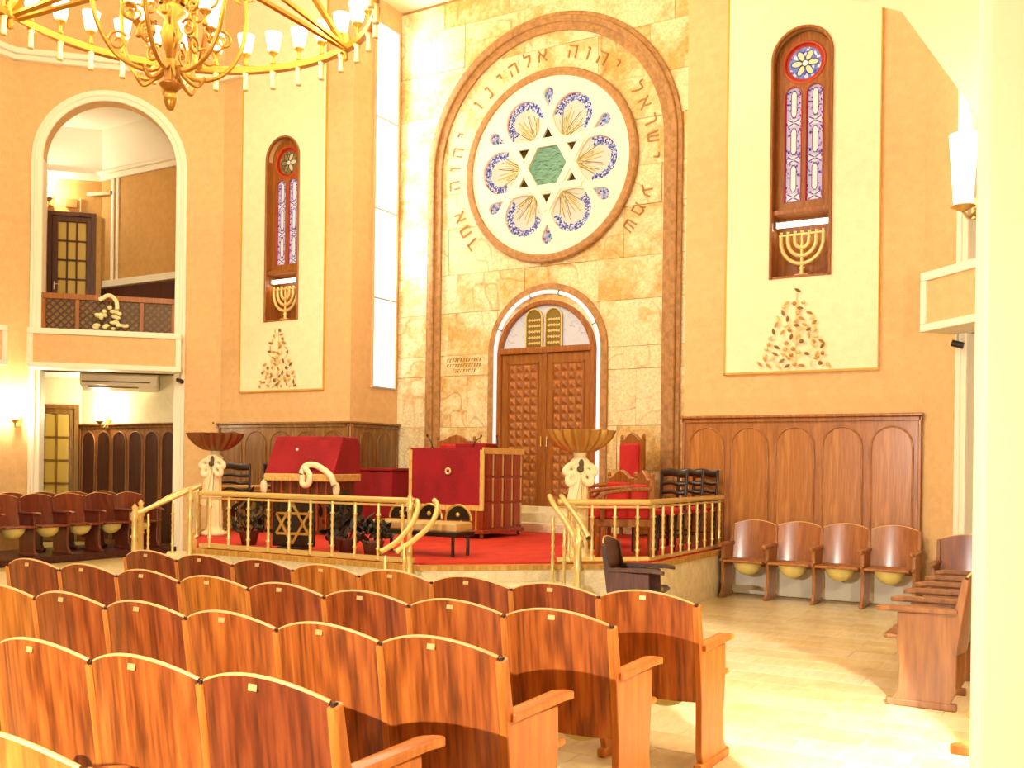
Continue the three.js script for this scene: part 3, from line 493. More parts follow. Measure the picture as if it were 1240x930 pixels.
// ================================================================ STAINED WINDOWS, MENORAHS, MEMORIAL TREES
function nicheWindow(side) {
  const r = side > 0, wc = r ? -3.015 : -11.175, dim = !r;
  const g = thing('stained_glass_window', r ? 'round-headed stained glass window with violet lancets, right of the alcove' : 'round-headed stained glass window with dim roundel, left of the alcove', 'window', [wc, 0, ZP]);
  M('niche_lining', [bx(-0.35, -0.33, 3.74, 6.32, -0.28, 0.03), bx(0.33, 0.35, 3.74, 6.32, -0.28, 0.03), bx(-0.35, 0.35, 3.74, 3.765, -0.28, 0.04), bx(-0.35, 0.35, 3.74, 6.7, -0.3, -0.27)].map(q => boxUV(q)), frameWoodM, g);
  M('outer_frame', ext(archBand(-0.36, 0.36, 3.74, 6.32, 0.035, 24), 0.06, 0, 0.008), frameWoodM, g);
  M('sill', boxUV(rbx(-0.34, 0.34, 4.5, 4.56, -0.27, 0.02)), frameWoodM, g);
  const z = -0.12, s = archShape(-0.33, 0.33, 4.56, 6.32, 24); hole(s, circ(0, 6.29, 0.235, 32)); for (const c of [-0.125, 0.125]) hole(s, archPts(c - 0.095, c + 0.095, 4.66, 5.92, 14));
  M('tracery', ext(s, 0.05, z, 0.006), frameWoodM, g);
  const rt = roundTex(dim), q = new THREE.CircleGeometry(0.24, 32); T(q, 0, 6.29, z + 0.02); M('roundel', q, glassM(rt, dim ? 0.15 : 0.35), g, 'six-petalled round glass');
  M('roundel_ring', T(new THREE.TorusGeometry(0.24, 0.018, 8, 36), 0, 6.29, z + 0.045), std({ color: 0xb8481c, roughness: 0.4 }), g);
  const lm = glassM(lancetTex(dim), 0.28);
  for (const c of [-0.125, 0.125]) { const p = ext(archShape(c - 0.1, c + 0.1, 4.65, 5.93, 14), 0.01, z + 0.01), uv = p.attributes.uv, po = p.attributes.position; for (let i = 0; i < uv.count; i++) uv.setXY(i, (po.getX(i) - c) / 0.2 + 0.5, (po.getY(i) - 4.65) / 1.38); M('lancet_pane', p, lm, g); M('lancet_rim', archTube(c - 0.098, c + 0.098, 4.655, 5.925, z + 0.05, 0.008, 10), std({ color: 0xb03a2c, roughness: 0.4 }), g); }
  // strip lamp above the menorah
  const L = thing('strip_lamp', r ? 'bright strip lamp above the right wall menorah' : 'bright strip lamp above the left wall menorah', 'lamp', [wc, 4.4, ZP - 0.1]);
  M('tube', (() => { const c = new THREE.CylinderGeometry(0.035, 0.035, 0.62, 12); c.rotateZ(PI / 2); return c; })(), tubeGlowM, L); M('end_cap', [box(0.02, 0.08, 0.08, -0.315, 0, 0), box(0.02, 0.08, 0.08, 0.315, 0, 0)], greyM, L);
  const l = new THREE.RectAreaLight(0xffeccc, I_TUBE * 8, 0.6, 0.06); l.position.set(wc, 4.355, ZP - 0.1); l.lookAt(wc, 3, ZP - 0.1); scene.add(l);
  // menorah
  const m = thing('menorah', r ? 'golden seven-branched menorah in the right wall niche' : 'golden seven-branched menorah in the left wall niche', 'menorah', [wc, 3.765, ZP - 0.06]);
  M('stem', lathe([[0.001, 0], [0.09, 0], [0.085, 0.018], [0.03, 0.035], [0.02, 0.07], [0.038, 0.1], [0.018, 0.12], [0.016, 0.5], [0.001, 0.5]], 16), goldPaintM, m);
  for (let k = 1; k <= 3; k++) { const R = 0.083 * k, pts = []; for (let i = 0; i <= 16; i++) { const a = PI + PI * i / 16; pts.push([R * Math.cos(a), 0.43 + (R * 1.12) * Math.sin(a), 0]); } pts.unshift([-R, 0.5, 0]); pts.push([R, 0.5, 0]); M('branch', tube(pts, 0.025, 40, 8), goldPaintM, m); }
  M('top_bar', boxUV(rbx(-0.27, 0.27, 0.485, 0.51, -0.02, 0.02, 0.006)), goldPaintM, m);
  for (let k = -3; k <= 3; k++) M('candle_cup', T(lathe([[0.001, 0], [0.014, 0], [0.02, 0.03], [0.001, 0.03]], 8), k * 0.083, 0.508, 0), goldPaintM, m);
  // memorial tree of metal leaves below
  const t = thing('memorial_tree', r ? 'tree of small golden leaves mounted low on the right cream panel' : 'tree of small golden leaves mounted low on the left cream panel', 'wall ornament', [wc - 0.04, 2.67, ZP + 0.042]);
  const leaf = (() => { const sh = new THREE.Shape(); sh.moveTo(0, -0.042); sh.quadraticCurveTo(0.036, 0, 0, 0.042); sh.quadraticCurveTo(-0.036, 0, 0, -0.042); return ext(sh, 0.014, 0, 0.004, 4); })();
  const disc = T(new THREE.SphereGeometry(0.026, 8, 6).scale(1, 1, 0.5), 0, 0, 0.01);
  let n = 0; for (let j = 0; j < 14; j++) { const y = 0.05 + j * 0.066, w = 0.42 * Math.pow(1 - j / 14.3, 0.8) + 0.02, c = Math.max(1, Math.round(w / 0.05)); for (let i = 0; i < c; i++) { if (rnd() < 0.14) continue; const o = M(rnd() < 0.72 ? 'leaf' : 'fruit', rnd() < 0.72 ? leaf : disc, leafMs[n++ % 4], t); o.position.set(-w + 2 * w * (i + 0.5) / c + rr(-0.02, 0.02), y + rr(-0.02, 0.02), 0.012); o.rotation.set(rr(-0.3, 0.3), rr(-0.5, 0.5), rr(-1.5, 1.5)); } }
  M('stem', [bar([0, 0, 0.008], [0.01, 0.9, 0.008], 0.012, 0.008), bar([0, 0.15, 0.008], [-0.28, 0.3, 0.008], 0.008, 0.006), bar([0, 0.12, 0.008], [0.3, 0.28, 0.008], 0.008, 0.006), bar([0, 0.4, 0.008], [-0.2, 0.55, 0.008], 0.008, 0.006), bar([0, 0.4, 0.008], [0.2, 0.52, 0.008], 0.008, 0.006)], leafMs[2], t);
}
nicheWindow(1); nicheWindow(-1);

// ================================================================ THE PODIUM
const PT = 0.55;
{
  const g = struct('trim_podium', 'raised stone podium with red carpet in front of the ark');
  const out = [[-3.8, 11.69], [-3.8, 9.25], [-5.55, 7.66], [mir(-5.55), 7.66], [mir(-3.8), 9.25], [mir(-3.8), 11.69]];
  const up = (pts, d, y) => { const e = new THREE.ExtrudeGeometry(poly(pts), { depth: d, bevelEnabled: false }); e.rotateX(-PI / 2); e.translate(0, y, 0); return boxUV(e); };
  M('stone_base', up(out, 0.49, 0.0), whiteStoneM, g); M('stone_base', boxUV(bx(-9.76, -4.44, 0, 0.49, ZS + 0.01, ZP)), whiteStoneM, g);
  const grow = (pts, k) => pts.map(([x, z]) => [XC + (x - XC) * k, z > 11.6 ? z : 11.69 + (z - 11.69) * k]);
  M('edge_moulding', up(grow(out, 1.008), 0.05, 0.485), std({ map: rep(woodTex(0xa8782c, 0xc4984a, 0xd8b468, 333), 2), roughness: 0.45 }), g, 'golden wood edge of the podium');
  const inn = grow(out, 0.985); M('carpet', up(inn, 0.02, 0.531), carpetM, g, 'red carpet'); M('carpet', boxUV(bx(-9.74, -4.46, 0.5, 0.551, ZS + 0.02, ZP)), carpetM, g);
  M('ark_step', boxUV(rbx(-8.05, -5.98, 0.55, 0.68, ZS + 0.02, ZS + 0.6)), whiteStoneM, g); M('ark_step', boxUV(rbx(-7.95, -6.08, 0.68, 0.81, ZS + 0.02, ZS + 0.3)), whiteStoneM, g);
}
function cornerSteps(side) {
  const r = side > 0, A = r ? [-5.55, 7.66] : [mir(-5.55), 7.66], B = r ? [-3.8, 9.25] : [mir(-3.8), 9.25];
  const ang = Math.atan2(-(B[1] - A[1]), B[0] - A[0]);           // turn of local x about y
  const g = struct(r ? 'trim_steps_right' : 'trim_steps_left', r ? 'pale stone corner steps up to the podium on the right' : 'pale stone corner steps up to the podium on the left', [A[0], 0, -A[1]], -ang);
  const [u0, u1] = [0.12, 1.55];
  const a = r ? u0 : -u1, b = r ? u1 : -u0; g.rotation.y = r ? Math.atan2(B[1] - A[1], B[0] - A[0]) : -Math.atan2(B[1] - A[1], A[0] - B[0]);
  for (let k = 0; k < 2; k++) M('step', boxUV(rbx(a - 0.05 * k, b + 0.05 * k, 0, 0.37 - 0.185 * k, 0, 0.3 * (k + 1), 0.012)), whiteStoneM, g);
  return g;
}
cornerSteps(1); cornerSteps(-1);
// brass balusters and rails
const balProfile = [[0.001, 0], [0.022, 0], [0.022, 0.02], [0.011, 0.035], [0.013, 0.1], [0.021, 0.115], [0.011, 0.13], [0.014, 0.2], [0.009, 0.23], [0.014, 0.26], [0.009, 0.29], [0.014, 0.32], [0.009, 0.35], [0.014, 0.38], [0.011, 0.43], [0.021, 0.445], [0.011, 0.46], [0.011, 0.56], [0.001, 0.56]];
const balG = lathe(balProfile.map(p => [p[0] > 0.002 ? p[0] * 1.35 : p[0], p[1]]), 10);
const newelG = lathe([[0.001, 0], [0.055, 0], [0.055, 0.03], [0.035, 0.06], [0.028, 0.2], [0.04, 0.22], [0.028, 0.24], [0.024, 0.45], [0.038, 0.47], [0.024, 0.49], [0.024, 0.62], [0.04, 0.635], [0.03, 0.66], [0.036, 0.69], [0.016, 0.72], [0.026, 0.75], [0.001, 0.785]], 14);
function balustrade(label, pts, spacing, opt = {}) {
  const g = thing('balustrade', label, 'balustrade', [0, 0, 0]);
  const V = pts.map(p => V3(p[0], PT, -p[1]));
  for (let k = 0; k + 1 < V.length; k++) {
    const A = V[k], B = V[k + 1], L = A.distanceTo(B), n = Math.max(1, Math.round(L / spacing));
    const f = (h) => q => [q.x, PT + h, q.z];
    M('handrail', rod(f(0.595)(A), f(0.595)(B), 0.028, 0.028, 12), brassM, g); M('rail', rod(f(0.545)(A), f(0.545)(B), 0.012, 0.012, 8), brassM, g);
    M('rail', bar(f(0.02)(A), f(0.02)(B), 0.05, 0.03), brassM, g);
    for (let i = 0; i < n; i++) { const q = A.clone().lerp(B, (i + 0.5) / n); const m = M('baluster', balG, brassM, g); m.position.set(q.x, PT + 0.0, q.z); }
  }
  for (const q of opt.newels || []) { const m = M('newel_post', newelG, brassM, g); m.position.set(q[0], q[2] ?? PT, -q[1]); if (q[3]) m.scale.set(q[4] || 1, q[3], q[4] || 1); }
  for (const c of opt.ramps || []) M('stair_handrail', tube(c.map(p => [p[0], p[1], -p[2]]), 0.026, 24, 8), brassM, g);
  for (const q of opt.low || []) { const m = M('baluster', balG, brassM, g); m.position.set(q[0], q[1], -q[2]); m.scale.y = q[3] || 1.05; }
  return g;
}
balustrade('long brass balustrade along the straight front of the podium', [[mir(-5.63), 7.72], [-5.63, 7.72]], 0.28, {
  newels: [[-5.6, 7.6, 0.36, 1.1], [mir(-5.6), 7.6, 0.36, 1.1]],
  ramps: [[[-5.62, 1.145, 7.74], [-5.52, 1.1, 7.62], [-5.46, 0.95, 7.45], [-5.5, 0.78, 7.25], [-5.56, 0.7, 7.1]], [[-5.5, 1.15, 7.86], [-5.38, 1.1, 7.74], [-5.32, 0.95, 7.56], [-5.38, 0.8, 7.36], [-5.46, 0.7, 7.2]]],
  low: [[-5.5, 0.0, 7.1, 1.2], [-5.4, 0.185, 7.25, 1.0]] });
const rEdge = [[-4.56, 8.62], [-3.88, 9.3], [-3.88, 11.6]];
balustrade('brass balustrade round the right end of the podium by the ladder-back chairs', rEdge, 0.27, {
  newels: [[-3.95, 7.86, 0, 1.25, 1.5]],
  ramps: [[[-4.64, 1.2, 8.6], [-4.5, 1.1, 8.46], [-4.25, 0.98, 8.2], [-4.0, 0.84, 7.92]], [[-4.56, 1.2, 8.7], [-4.4, 1.1, 8.56], [-4.15, 0.98, 8.3], [-3.92, 0.85, 8.02]]],
  low: [[-4.5, 0.36, 8.42, 1.15], [-4.25, 0.18, 8.18, 1.3]] });
balustrade('brass balustrade round the left end of the podium', rEdge.map(p => [mir(p[0]), p[1]]), 0.27, {
  newels: [[mir(-4.25), 7.95, 0, 1.25, 1.4], [mir(-4.05), 8.2, 0, 1.3, 1.4]],
  ramps: [[[mir(-4.64), 1.2, 8.6], [mir(-4.5), 1.1, 8.46], [mir(-4.25), 0.85, 7.95]], [[mir(-4.56), 1.2, 8.7], [mir(-4.35), 1.1, 8.5], [mir(-4.05), 0.85, 8.2]]],
  low: [[mir(-4.45), 0.36, 8.35, 1.1], [mir(-4.25), 0.18, 8.15, 1.2]] });
// fluted bowls on pillars with a ribbon bow
function loop(x, y, a) { const t = new THREE.TorusGeometry(0.05, 0.038, 8, 16); t.scale(1.15, 0.8, 0.8); t.rotateZ(a); return T(t, x, y, 0.11); }
function planter(label, pos, metal) {
  const g = thing('fluted_bowl', label, 'bowl stand', pos);
  const n = 18, prof = [[0.05, 0], [0.15, 0.02], [0.24, 0.08], [0.3, 0.15], [0.335, 0.225], [0.33, 0.23], [0.28, 0.15], [0.15, 0.05], [0.001, 0.04]];
  const bg = lathe(prof, 96); { const p = bg.attributes.position; for (let i = 0; i < p.count; i++) { const x = p.getX(i), z = p.getZ(i), a = Math.atan2(z, x), r = Math.hypot(x, z), k = r > 0.06 ? 1 + 0.085 * Math.cos(a * n) : 1; p.setX(i, x * k); p.setZ(i, z * k); } bg.computeVertexNormals(); }
  M('bowl', T(bg, 0, 1.08, 0), metal, g, 'fluted bronze bowl');
  const pg = lathe([[0.001, 0], [0.16, 0], [0.16, 0.05], [0.1, 0.08], [0.085, 0.14], [0.078, 0.95], [0.1, 1.0], [0.06, 1.04], [0.07, 1.1], [0.001, 1.1]], 48); { const p = pg.attributes.position; for (let i = 0; i < p.count; i++) { const y = p.getY(i); if (y > 0.12 && y < 0.97) { const x = p.getX(i), z = p.getZ(i), a = Math.atan2(z, x), k = 1 + 0.08 * Math.cos(a * 10); p.setX(i, x * k); p.setZ(i, z * k); } } pg.computeVertexNormals(); }
  M('pillar', pg, ivoryM, g, 'fluted ivory pillar');
  const b = M('ribbon_bow', [loop(-0.085, 0.92, 0.5), loop(0.085, 0.92, -0.5), loop(0.07, 0.84, -1.1), loop(-0.075, 0.83, 1.0), loop(0, 0.97, 0.1), bar([-0.04, 0.85, 0.12], [-0.12, 0.4, 0.1], 0.1, 0.012), bar([-0.02, 0.85, 0.11], [-0.03, 0.5, 0.11], 0.07, 0.012)], bowM, g, 'pale satin ribbon bow');
  M('bow_flower', [ell(0.035, 0.035, 0.03, 0, 0.92, 0.15), ell(0.025, 0.05, 0.015, 0.01, 0.97, 0.14)], std({ color: 0x5c5030, roughness: 0.7 }), b);
  g.rotation.y = 0.5; return g;
}
planter('gilt fluted bowl on a pillar with pale bow, beside the ark door', [-4.49, PT, -8.96], bowlM);
planter('reddish bronze fluted bowl on a pillar with pale bow, before the olive wainscot', [-9.69, PT, -8.97], bowlDarkM);

// the reading table under red velvet
{
  const g = thing('reading_table', 'high wooden reading table draped in dark red velvet with gold border', 'table', [-7.3, PT + 0.002, -11.2]);
  const W = 1.12, Dp = 1.0, H = 1.12;
  M('body', boxUV(rbx(-W / 2, W / 2, 0.07, H, -Dp / 2, Dp / 2, 0.01)), tableWoodM, g);
  M('plinth', boxUV(rbx(-W / 2 - 0.03, W / 2 + 0.03, 0.06, 0.11, -Dp / 2 - 0.03, Dp / 2 + 0.03)), tableWoodM, g);
  for (const [x, z] of [[-1, -1], [1, -1], [-1, 1], [1, 1]]) M('castor', [cyl(0.02, 0.02, 0.03, x * (W / 2 - 0.03), 0.03, z * (Dp / 2 - 0.03), 8), ell(0.03, 0.03, 0.02, x * (W / 2 - 0.03), 0.03, z * (Dp / 2 - 0.03))], std({ color: 0x9a9488, roughness: 0.3, metalness: 0.8 }), g);
  for (let i = 0; i < 4; i++) for (let j = 0; j < 3; j++) { const z = -Dp / 2 + 0.13 + i * 0.24, y = 0.14 + j * 0.335; M('side_panel', boxUV(rbx(W / 2 - 0.005, W / 2 + 0.014, y, y + 0.29, z - 0.06, z + 0.1, 0.01)), tableWoodM, g); M('panel_strip', boxUV(bx(W / 2, W / 2 + 0.02, y, y + 0.3, z - 0.085, z - 0.07)), goldPaintM, g); }
  for (let i = 0; i < 5; i++) M('front_slat', boxUV(bx(-W / 2 + 0.1 + i * 0.23, -W / 2 + 0.115 + i * 0.23, 0.11, 0.5, Dp / 2, Dp / 2 + 0.012)), goldPaintM, g);
  // cloth
  const c = M('velvet_cloth', [boxUV(rbx(-W / 2 - 0.02, W / 2 + 0.02, 0.42, H + 0.02, Dp / 2 + 0.008, Dp / 2 + 0.022, 0.006))], velvetM, g, 'dark red velvet front drop');
  M('gold_border', [boxUV(bx(-W / 2 - 0.022, W / 2 + 0.022, 0.36, 0.425, Dp / 2 + 0.01, Dp / 2 + 0.026)), boxUV(bx(W / 2 - 0.03, W / 2 + 0.03, 0.362, H + 0.018, Dp / 2 + 0.009, Dp / 2 + 0.029)), boxUV(bx(-W / 2 - 0.03, -W / 2 + 0.02, 0.362, H + 0.018, Dp / 2 + 0.009, Dp / 2 + 0.029))], fringeM, c, 'gold fringe');
  M('star_badge', T(new THREE.TorusGeometry(0.035, 0.013, 8, 18), 0.04, 0.86, Dp / 2 + 0.03), std({ color: 0xf2e2a4, roughness: 0.4, metalness: 0.3 }), c);
  const t = M('velvet_top', boxUV(rbx(-W / 2 - 0.02, W / 2 + 0.02, H, H + 0.045, -Dp / 2 - 0.02, Dp / 2 + 0.02, 0.015)), velvetM, g, 'red velvet top');
  M('gold_border', [boxUV(bx(W / 2 + 0.005, W / 2 + 0.03, H - 0.03, H + 0.05, -Dp / 2, Dp / 2 + 0.03))], fringeM, t);
  M('book_rest', boxUV(rbx(-0.28, 0.22, H + 0.04, H + 0.12, -0.4, -0.1, 0.02)), velvetM, g, 'raised red rest');
}
for (const [x, z, a, lab] of [[-7.74, -11.0, -0.5, 'thin black microphone bent to the left on the reading table'], [-7.28, -11.3, 0.7, 'thin black microphone leaning right on the reading table'], [-7.0, -11.45, 0.02, 'upright black microphone on the reading table']]) { const g = thing('microphone', lab, 'microphone', [x, PT + 1.169, z]); M('base', cyl(0.03, 0.025, 0.015), blackM, g); M('gooseneck', tube([[0, 0.01, 0], [0.02 * Math.sign(a), 0.08, 0], [0.18 * a, 0.16, 0]], 0.006, 12, 6), blackM, g); M('head', ell(0.014, 0.02, 0.014, 0.18 * a, 0.17, 0), blackM, g); }
// slanted lectern under red velvet with a cream scarf
{
  const g = thing('lectern', 'slant-topped lectern under dark red velvet with a cream fringed edge', 'lectern', [-9.14, PT + 0.002, -10.2], 0.25);
  M('body', boxUV(rbx(-0.45, 0.45, 0, 0.72, -0.35, 0.35, 0.01)), phy({ map: rep(woodTex(0x4a2412, 0x6a3a1e, 0x84502c, 351), 2), roughness: 0.4 }), g);
  for (let i = 0; i < 7; i++) M('front_bar', boxUV(rbx(-0.42 + i * 0.13, -0.39 + i * 0.13, 0.05, 0.7, 0.35, 0.375, 0.005)), tableWoodM, g);
  const side = poly([[-0.4, 0.72], [0.4, 0.72], [0.4, 0.8], [0.12, 1.28], [-0.3, 1.28], [-0.4, 1.2]]); const e = new THREE.ExtrudeGeometry(side, { depth: 0.96, bevelEnabled: true, bevelSize: 0.02, bevelThickness: 0.02, bevelSegments: 2 }); e.rotateY(-PI / 2); e.translate(0.48, 0, 0);
  const c = M('velvet_cover', boxUV(e), velvetM, g, 'dark red velvet cover');
  M('cream_fringe', [boxUV(rbx(-0.5, 0.5, 0.7, 0.8, 0.41, 0.45, 0.02)), boxUV(rbx(0.49, 0.52, 0.7, 0.8, -0.4, 0.42, 0.012))], fringeM, c, 'cream fringe');
  M('scarf', [tube([[0.06, 0.8, 0.45], [0.1, 0.9, 0.42], [0.2, 0.92, 0.4], [0.36, 0.86, 0.42], [0.5, 0.76, 0.46], [0.54, 0.66, 0.46]], 0.042, 24, 8), tube([[0.1, 0.88, 0.44], [0.2, 0.78, 0.48], [0.18, 0.66, 0.49], [0.1, 0.66, 0.48], [0.08, 0.78, 0.46]], 0.04, 20, 8), ell(0.05, 0.1, 0.04, -0.5, 0.62, 0.43), ell(0.05, 0.1, 0.04, 0.55, 0.6, 0.42)], bowM, c, 'twisted cream scarf');
  M('badge', ell(0.02, 0.02, 0.01, -0.12, 1.12, 0.24), std({ color: 0xf4f0e4, roughness: 0.3 }), c);
}
{ // red cloth-covered side table behind
  const g = thing('side_table', 'low table under dark red cloth between the lectern and the reading table', 'table', [-9.3, PT + 0.002, -11.95]);
  M('cloth', boxUV(rbx(-0.38, 0.38, 0.1, 0.84, -0.3, 0.3, 0.02)), velvetM, g); M('table_top', boxUV(rbx(-0.4, 0.4, 0.84, 0.88, -0.32, 0.32, 0.01)), velvetM, g); for (const [x, z] of [[-1, -1], [1, -1], [-1, 1], [1, 1]]) M('leg', rod([x * 0.33, 0, z * 0.25], [x * 0.33, 0.12, z * 0.25], 0.02), nearBlackWoodM, g);
}
// red throne armchairs
function throne(label, pos, ry, tall = true) {
  const g = thing('armchair', label, 'armchair', pos, ry), H = tall ? 1.36 : 0.86;
  const bs = poly([[-0.32, 0.5], [0.32, 0.5], [0.31, H - 0.04], [0.2, H - 0.04], [0.1, H + 0.02], [0, H + 0.05], [-0.1, H + 0.02], [-0.2, H - 0.04], [-0.31, H - 0.04]]);
  const bk = M('back_frame', ext(bs, 0.06, -0.34, 0.01), frameWoodM, g); M('finial', [ell(0.025, 0.04, 0.025, -0.3, H - 0.01, -0.31), ell(0.025, 0.04, 0.025, 0.3, H - 0.01, -0.31)], frameWoodM, g);
  M('back_cushion', boxUV(rbox(0.5, H - 0.62, 0.07, 0.03, 0, 0.52 + (H - 0.62) / 2, -0.27, 2)), redUphM, g, 'red upholstered back');
  M('seat_cushion', boxUV(rbox(0.6, 0.14, 0.58, 0.05, 0, 0.46, -0.02, 2)), redUphM, g, 'red seat'); M('seat_rail', boxUV(rbx(-0.31, 0.31, 0.32, 0.4, -0.3, 0.28)), frameWoodM, g);
  for (const s of [-1, 1]) { M('arm', tube([[s * 0.32, 0.72, -0.3], [s * 0.34, 0.7, 0], [s * 0.34, 0.66, 0.22], [s * 0.34, 0.6, 0.28]], 0.02, 16, 8), frameWoodM, g); M('arm_post', rod([s * 0.33, 0.38, 0.22], [s * 0.34, 0.66, 0.22], 0.025), frameWoodM, g); M('leg', rod([s * 0.28, 0, 0.25], [s * 0.28, 0.34, 0.25], 0.025, 0.032), frameWoodM, g); M('leg', rod([s * 0.28, 0, -0.3], [s * 0.28, 0.5, -0.31], 0.025, 0.03), frameWoodM, g); }
  return g;
}
throne('tall red upholstered armchair with carved crest right of the ark door', [-5.62, PT + 0.002, -12.18], -0.65);
throne('low red armchair behind the right balustrade, under the fluted bowl', [-4.42, PT + 0.002, -9.68], -0.9, false);
throne('low red armchair farther in behind the right balustrade, beside the ladder-back chairs', [-5.05, PT + 0.002, -10.6], -0.6, false);
throne('tall red armchair left of the reading table near the strip window', [-8.45, PT + 0.002, -12.42], 0.2);
// black ladder-back chairs
function ladder(label, pos, ry, group) {
  const g = thing('ladder_back_chair', label, 'chair', pos, ry, group);
  M('seat', boxUV(rbox(0.44, 0.05, 0.42, 0.015, 0, 0.45, 0)), redUphM, g, 'dark red seat');
  for (const s of [-1, 1]) { M('leg', rod([s * 0.19, 0, 0.18], [s * 0.19, 0.44, 0.18], 0.018), nearBlackWoodM, g); M('leg', rod([s * 0.2, 0, -0.19], [s * 0.2, 0.92, -0.26], 0.018), nearBlackWoodM, g); M('stretcher', rod([s * 0.19, 0.18, 0.18], [s * 0.2, 0.18, -0.2], 0.01), nearBlackWoodM, g); }
  for (const [y, h] of [[0.88, 0.09], [0.76, 0.045], [0.66, 0.045], [0.57, 0.04]]) { const pts = [[-0.2, y, -0.255], [-0.07, y + 0.012, -0.275], [0.07, y - 0.008, -0.275], [0.2, y, -0.255]]; const t = tube(pts, 0.5, 12, 6); const p = t.attributes.position; const c = new THREE.CatmullRomCurve3(pts.map(q => V3(...q))); for (let i = 0; i < p.count; i++) { const k = Math.floor(i / 7) / 12, o = c.getPoint(Math.min(1, k)); p.setXYZ(i, o.x + (p.getX(i) - o.x) * 0.02, o.y + (p.getY(i) - o.y) * h, o.z + (p.getZ(i) - o.z) * 0.03); } t.computeVertexNormals(); M('back_rail', t, nearBlackWoodM, g); }
  return g;
}
const gl = 'ladder-back chairs on the right of the podium';
ladder('foremost black ladder-back chair of three by the right podium balustrade', [-4.2, PT + 0.002, -10.3], -0.45, gl); ladder('middle black ladder-back chair of three by the right podium balustrade', [-4.2, PT + 0.002, -10.82], -0.45, gl); ladder('hindmost black ladder-back chair of three, nearest the right wainscot', [-4.2, PT + 0.002, -11.34], -0.45, gl);
const gll = 'ladder-back chairs on the left of the podium';
ladder('black ladder-back chair right behind the left fluted bowl', [-10.02, PT + 0.002, -9.6], 0.75, gll); ladder('black ladder-back chair between the left bowl and the lectern', [-10.0, PT + 0.002, -10.42], 0.75, gll); 
// low bench with gold arcs, dark potted plants and a gold star stand behind the front balustrade
{
  const g = thing('low_bench', 'low dark bench with round gilt arcs and pale seat behind the front balustrade', 'bench', [-6.15, PT + 0.002, -8.55]);
  M('seat', boxUV(rbox(1.1, 0.1, 0.34, 0.03, 0, 0.3, 0)), std({ color: 0xc8ac70, roughness: 0.7 }), g); M('seat_rail', boxUV(rbox(1.12, 0.05, 0.36, 0.01, 0, 0.23, 0)), nearBlackWoodM, g);
  for (let k = 0; k < 3; k++) { const c = -0.37 + k * 0.37, pts = []; for (let i = 0; i <= 12; i++) { const a = PI * i / 12; pts.push([c + 0.16 * Math.cos(a), 0.36 + 0.16 * Math.sin(a), -0.15]); } M('back_arc', tube(pts, 0.014, 24, 6), goldM, g); M('arc_panel', ext(archShape(c - 0.15, c + 0.15, 0.36, 0.36, 12), 0.02, -0.17), nearBlackWoodM, g); M('arc_boss', ell(0.025, 0.025, 0.02, c, 0.42, -0.14), goldM, g); }
  for (const [x, z] of [[-1, -1], [1, -1], [-1, 1], [1, 1]]) M('leg', rod([x * 0.5, 0, z * 0.14], [x * 0.5, 0.24, z * 0.14], 0.018), nearBlackWoodM, g);
}
const darkLeafM = std({ color: 0x12160f, roughness: 0.35 }), darkLeaf2M = std({ color: 0x1e2818, roughness: 0.35 });
function plant(label, pos, R, H, n, group) {
  const g = thing('potted_plant', label, 'plant', pos, 0, group);
  M('pot', lathe([[0.001, 0], [0.08, 0], [0.11, 0.14], [0.12, 0.16], [0.1, 0.16], [0.001, 0.13]], 16), std({ color: 0x5a2a18, roughness: 0.6 }), g);
  const lf = (() => { const s = new THREE.Shape(); s.moveTo(0, 0); s.quadraticCurveTo(0.05, 0.06, 0, 0.15); s.quadraticCurveTo(-0.05, 0.06, 0, 0); return ext(s, 0.006, 0, 0.001, 4); })();
  for (let i = 0; i < n; i++) { const a = rnd() * 2 * PI, r = R * Math.sqrt(rnd()), y = 0.14 + rnd() * H; const m = M('leaf', lf, i % 3 ? darkLeafM : darkLeaf2M, g); m.position.set(r * Math.cos(a), y, r * Math.sin(a)); m.rotation.set(rr(-1.2, 1.2), rnd() * 6, rr(-1.2, 1.2)); }
  M('stems', [0, 1, 2, 3, 4].map(i => rod([0, 0.1, 0], [R * 0.6 * Math.cos(i * 1.3), H * 0.8, R * 0.6 * Math.sin(i * 1.3)], 0.006)), darkLeafM, g);
}
plant('dark leafy potted plant behind the middle of the front balustrade', [-6.78, PT + 0.002, -8.1], 0.2, 0.42, 60);
plant('low dark leafy plant beside the bench behind the front balustrade', [-6.3, PT + 0.002, -7.93], 0.16, 0.2, 40);
plant('tall dark leafy plant at the left end of the front balustrade', [-8.35, PT + 0.002, -8.25], 0.25, 0.42, 60);
plant('dark leafy plant beside the gold star stand', [-7.12, PT + 0.002, -8.35], 0.2, 0.35, 50);
{
  const g = thing('star_stand', 'gold six-pointed star on a dark stand behind the front balustrade', 'ornament', [-7.55, PT + 0.002, -8.1], 0.3);
  M('board', boxUV(rbox(0.5, 0.5, 0.03, 0.01, 0, 0.28, -0.03)), nearBlackWoodM, g); for (const s of [0, 1]) for (let k = 0; k < 3; k++) { const a = PI / 2 + s * PI + k * 2 * PI / 3, b = a + 2 * PI / 3; M('star_bar', bar([0.22 * Math.cos(a), 0.28 + 0.22 * Math.sin(a), 0], [0.22 * Math.cos(b), 0.28 + 0.22 * Math.sin(b), 0], 0.028, 0.02 + 0.004 * s), goldM, g); } M('foot', boxUV(rbox(0.3, 0.03, 0.2, 0.01, 0, 0.015, -0.03)), nearBlackWoodM, g);
}

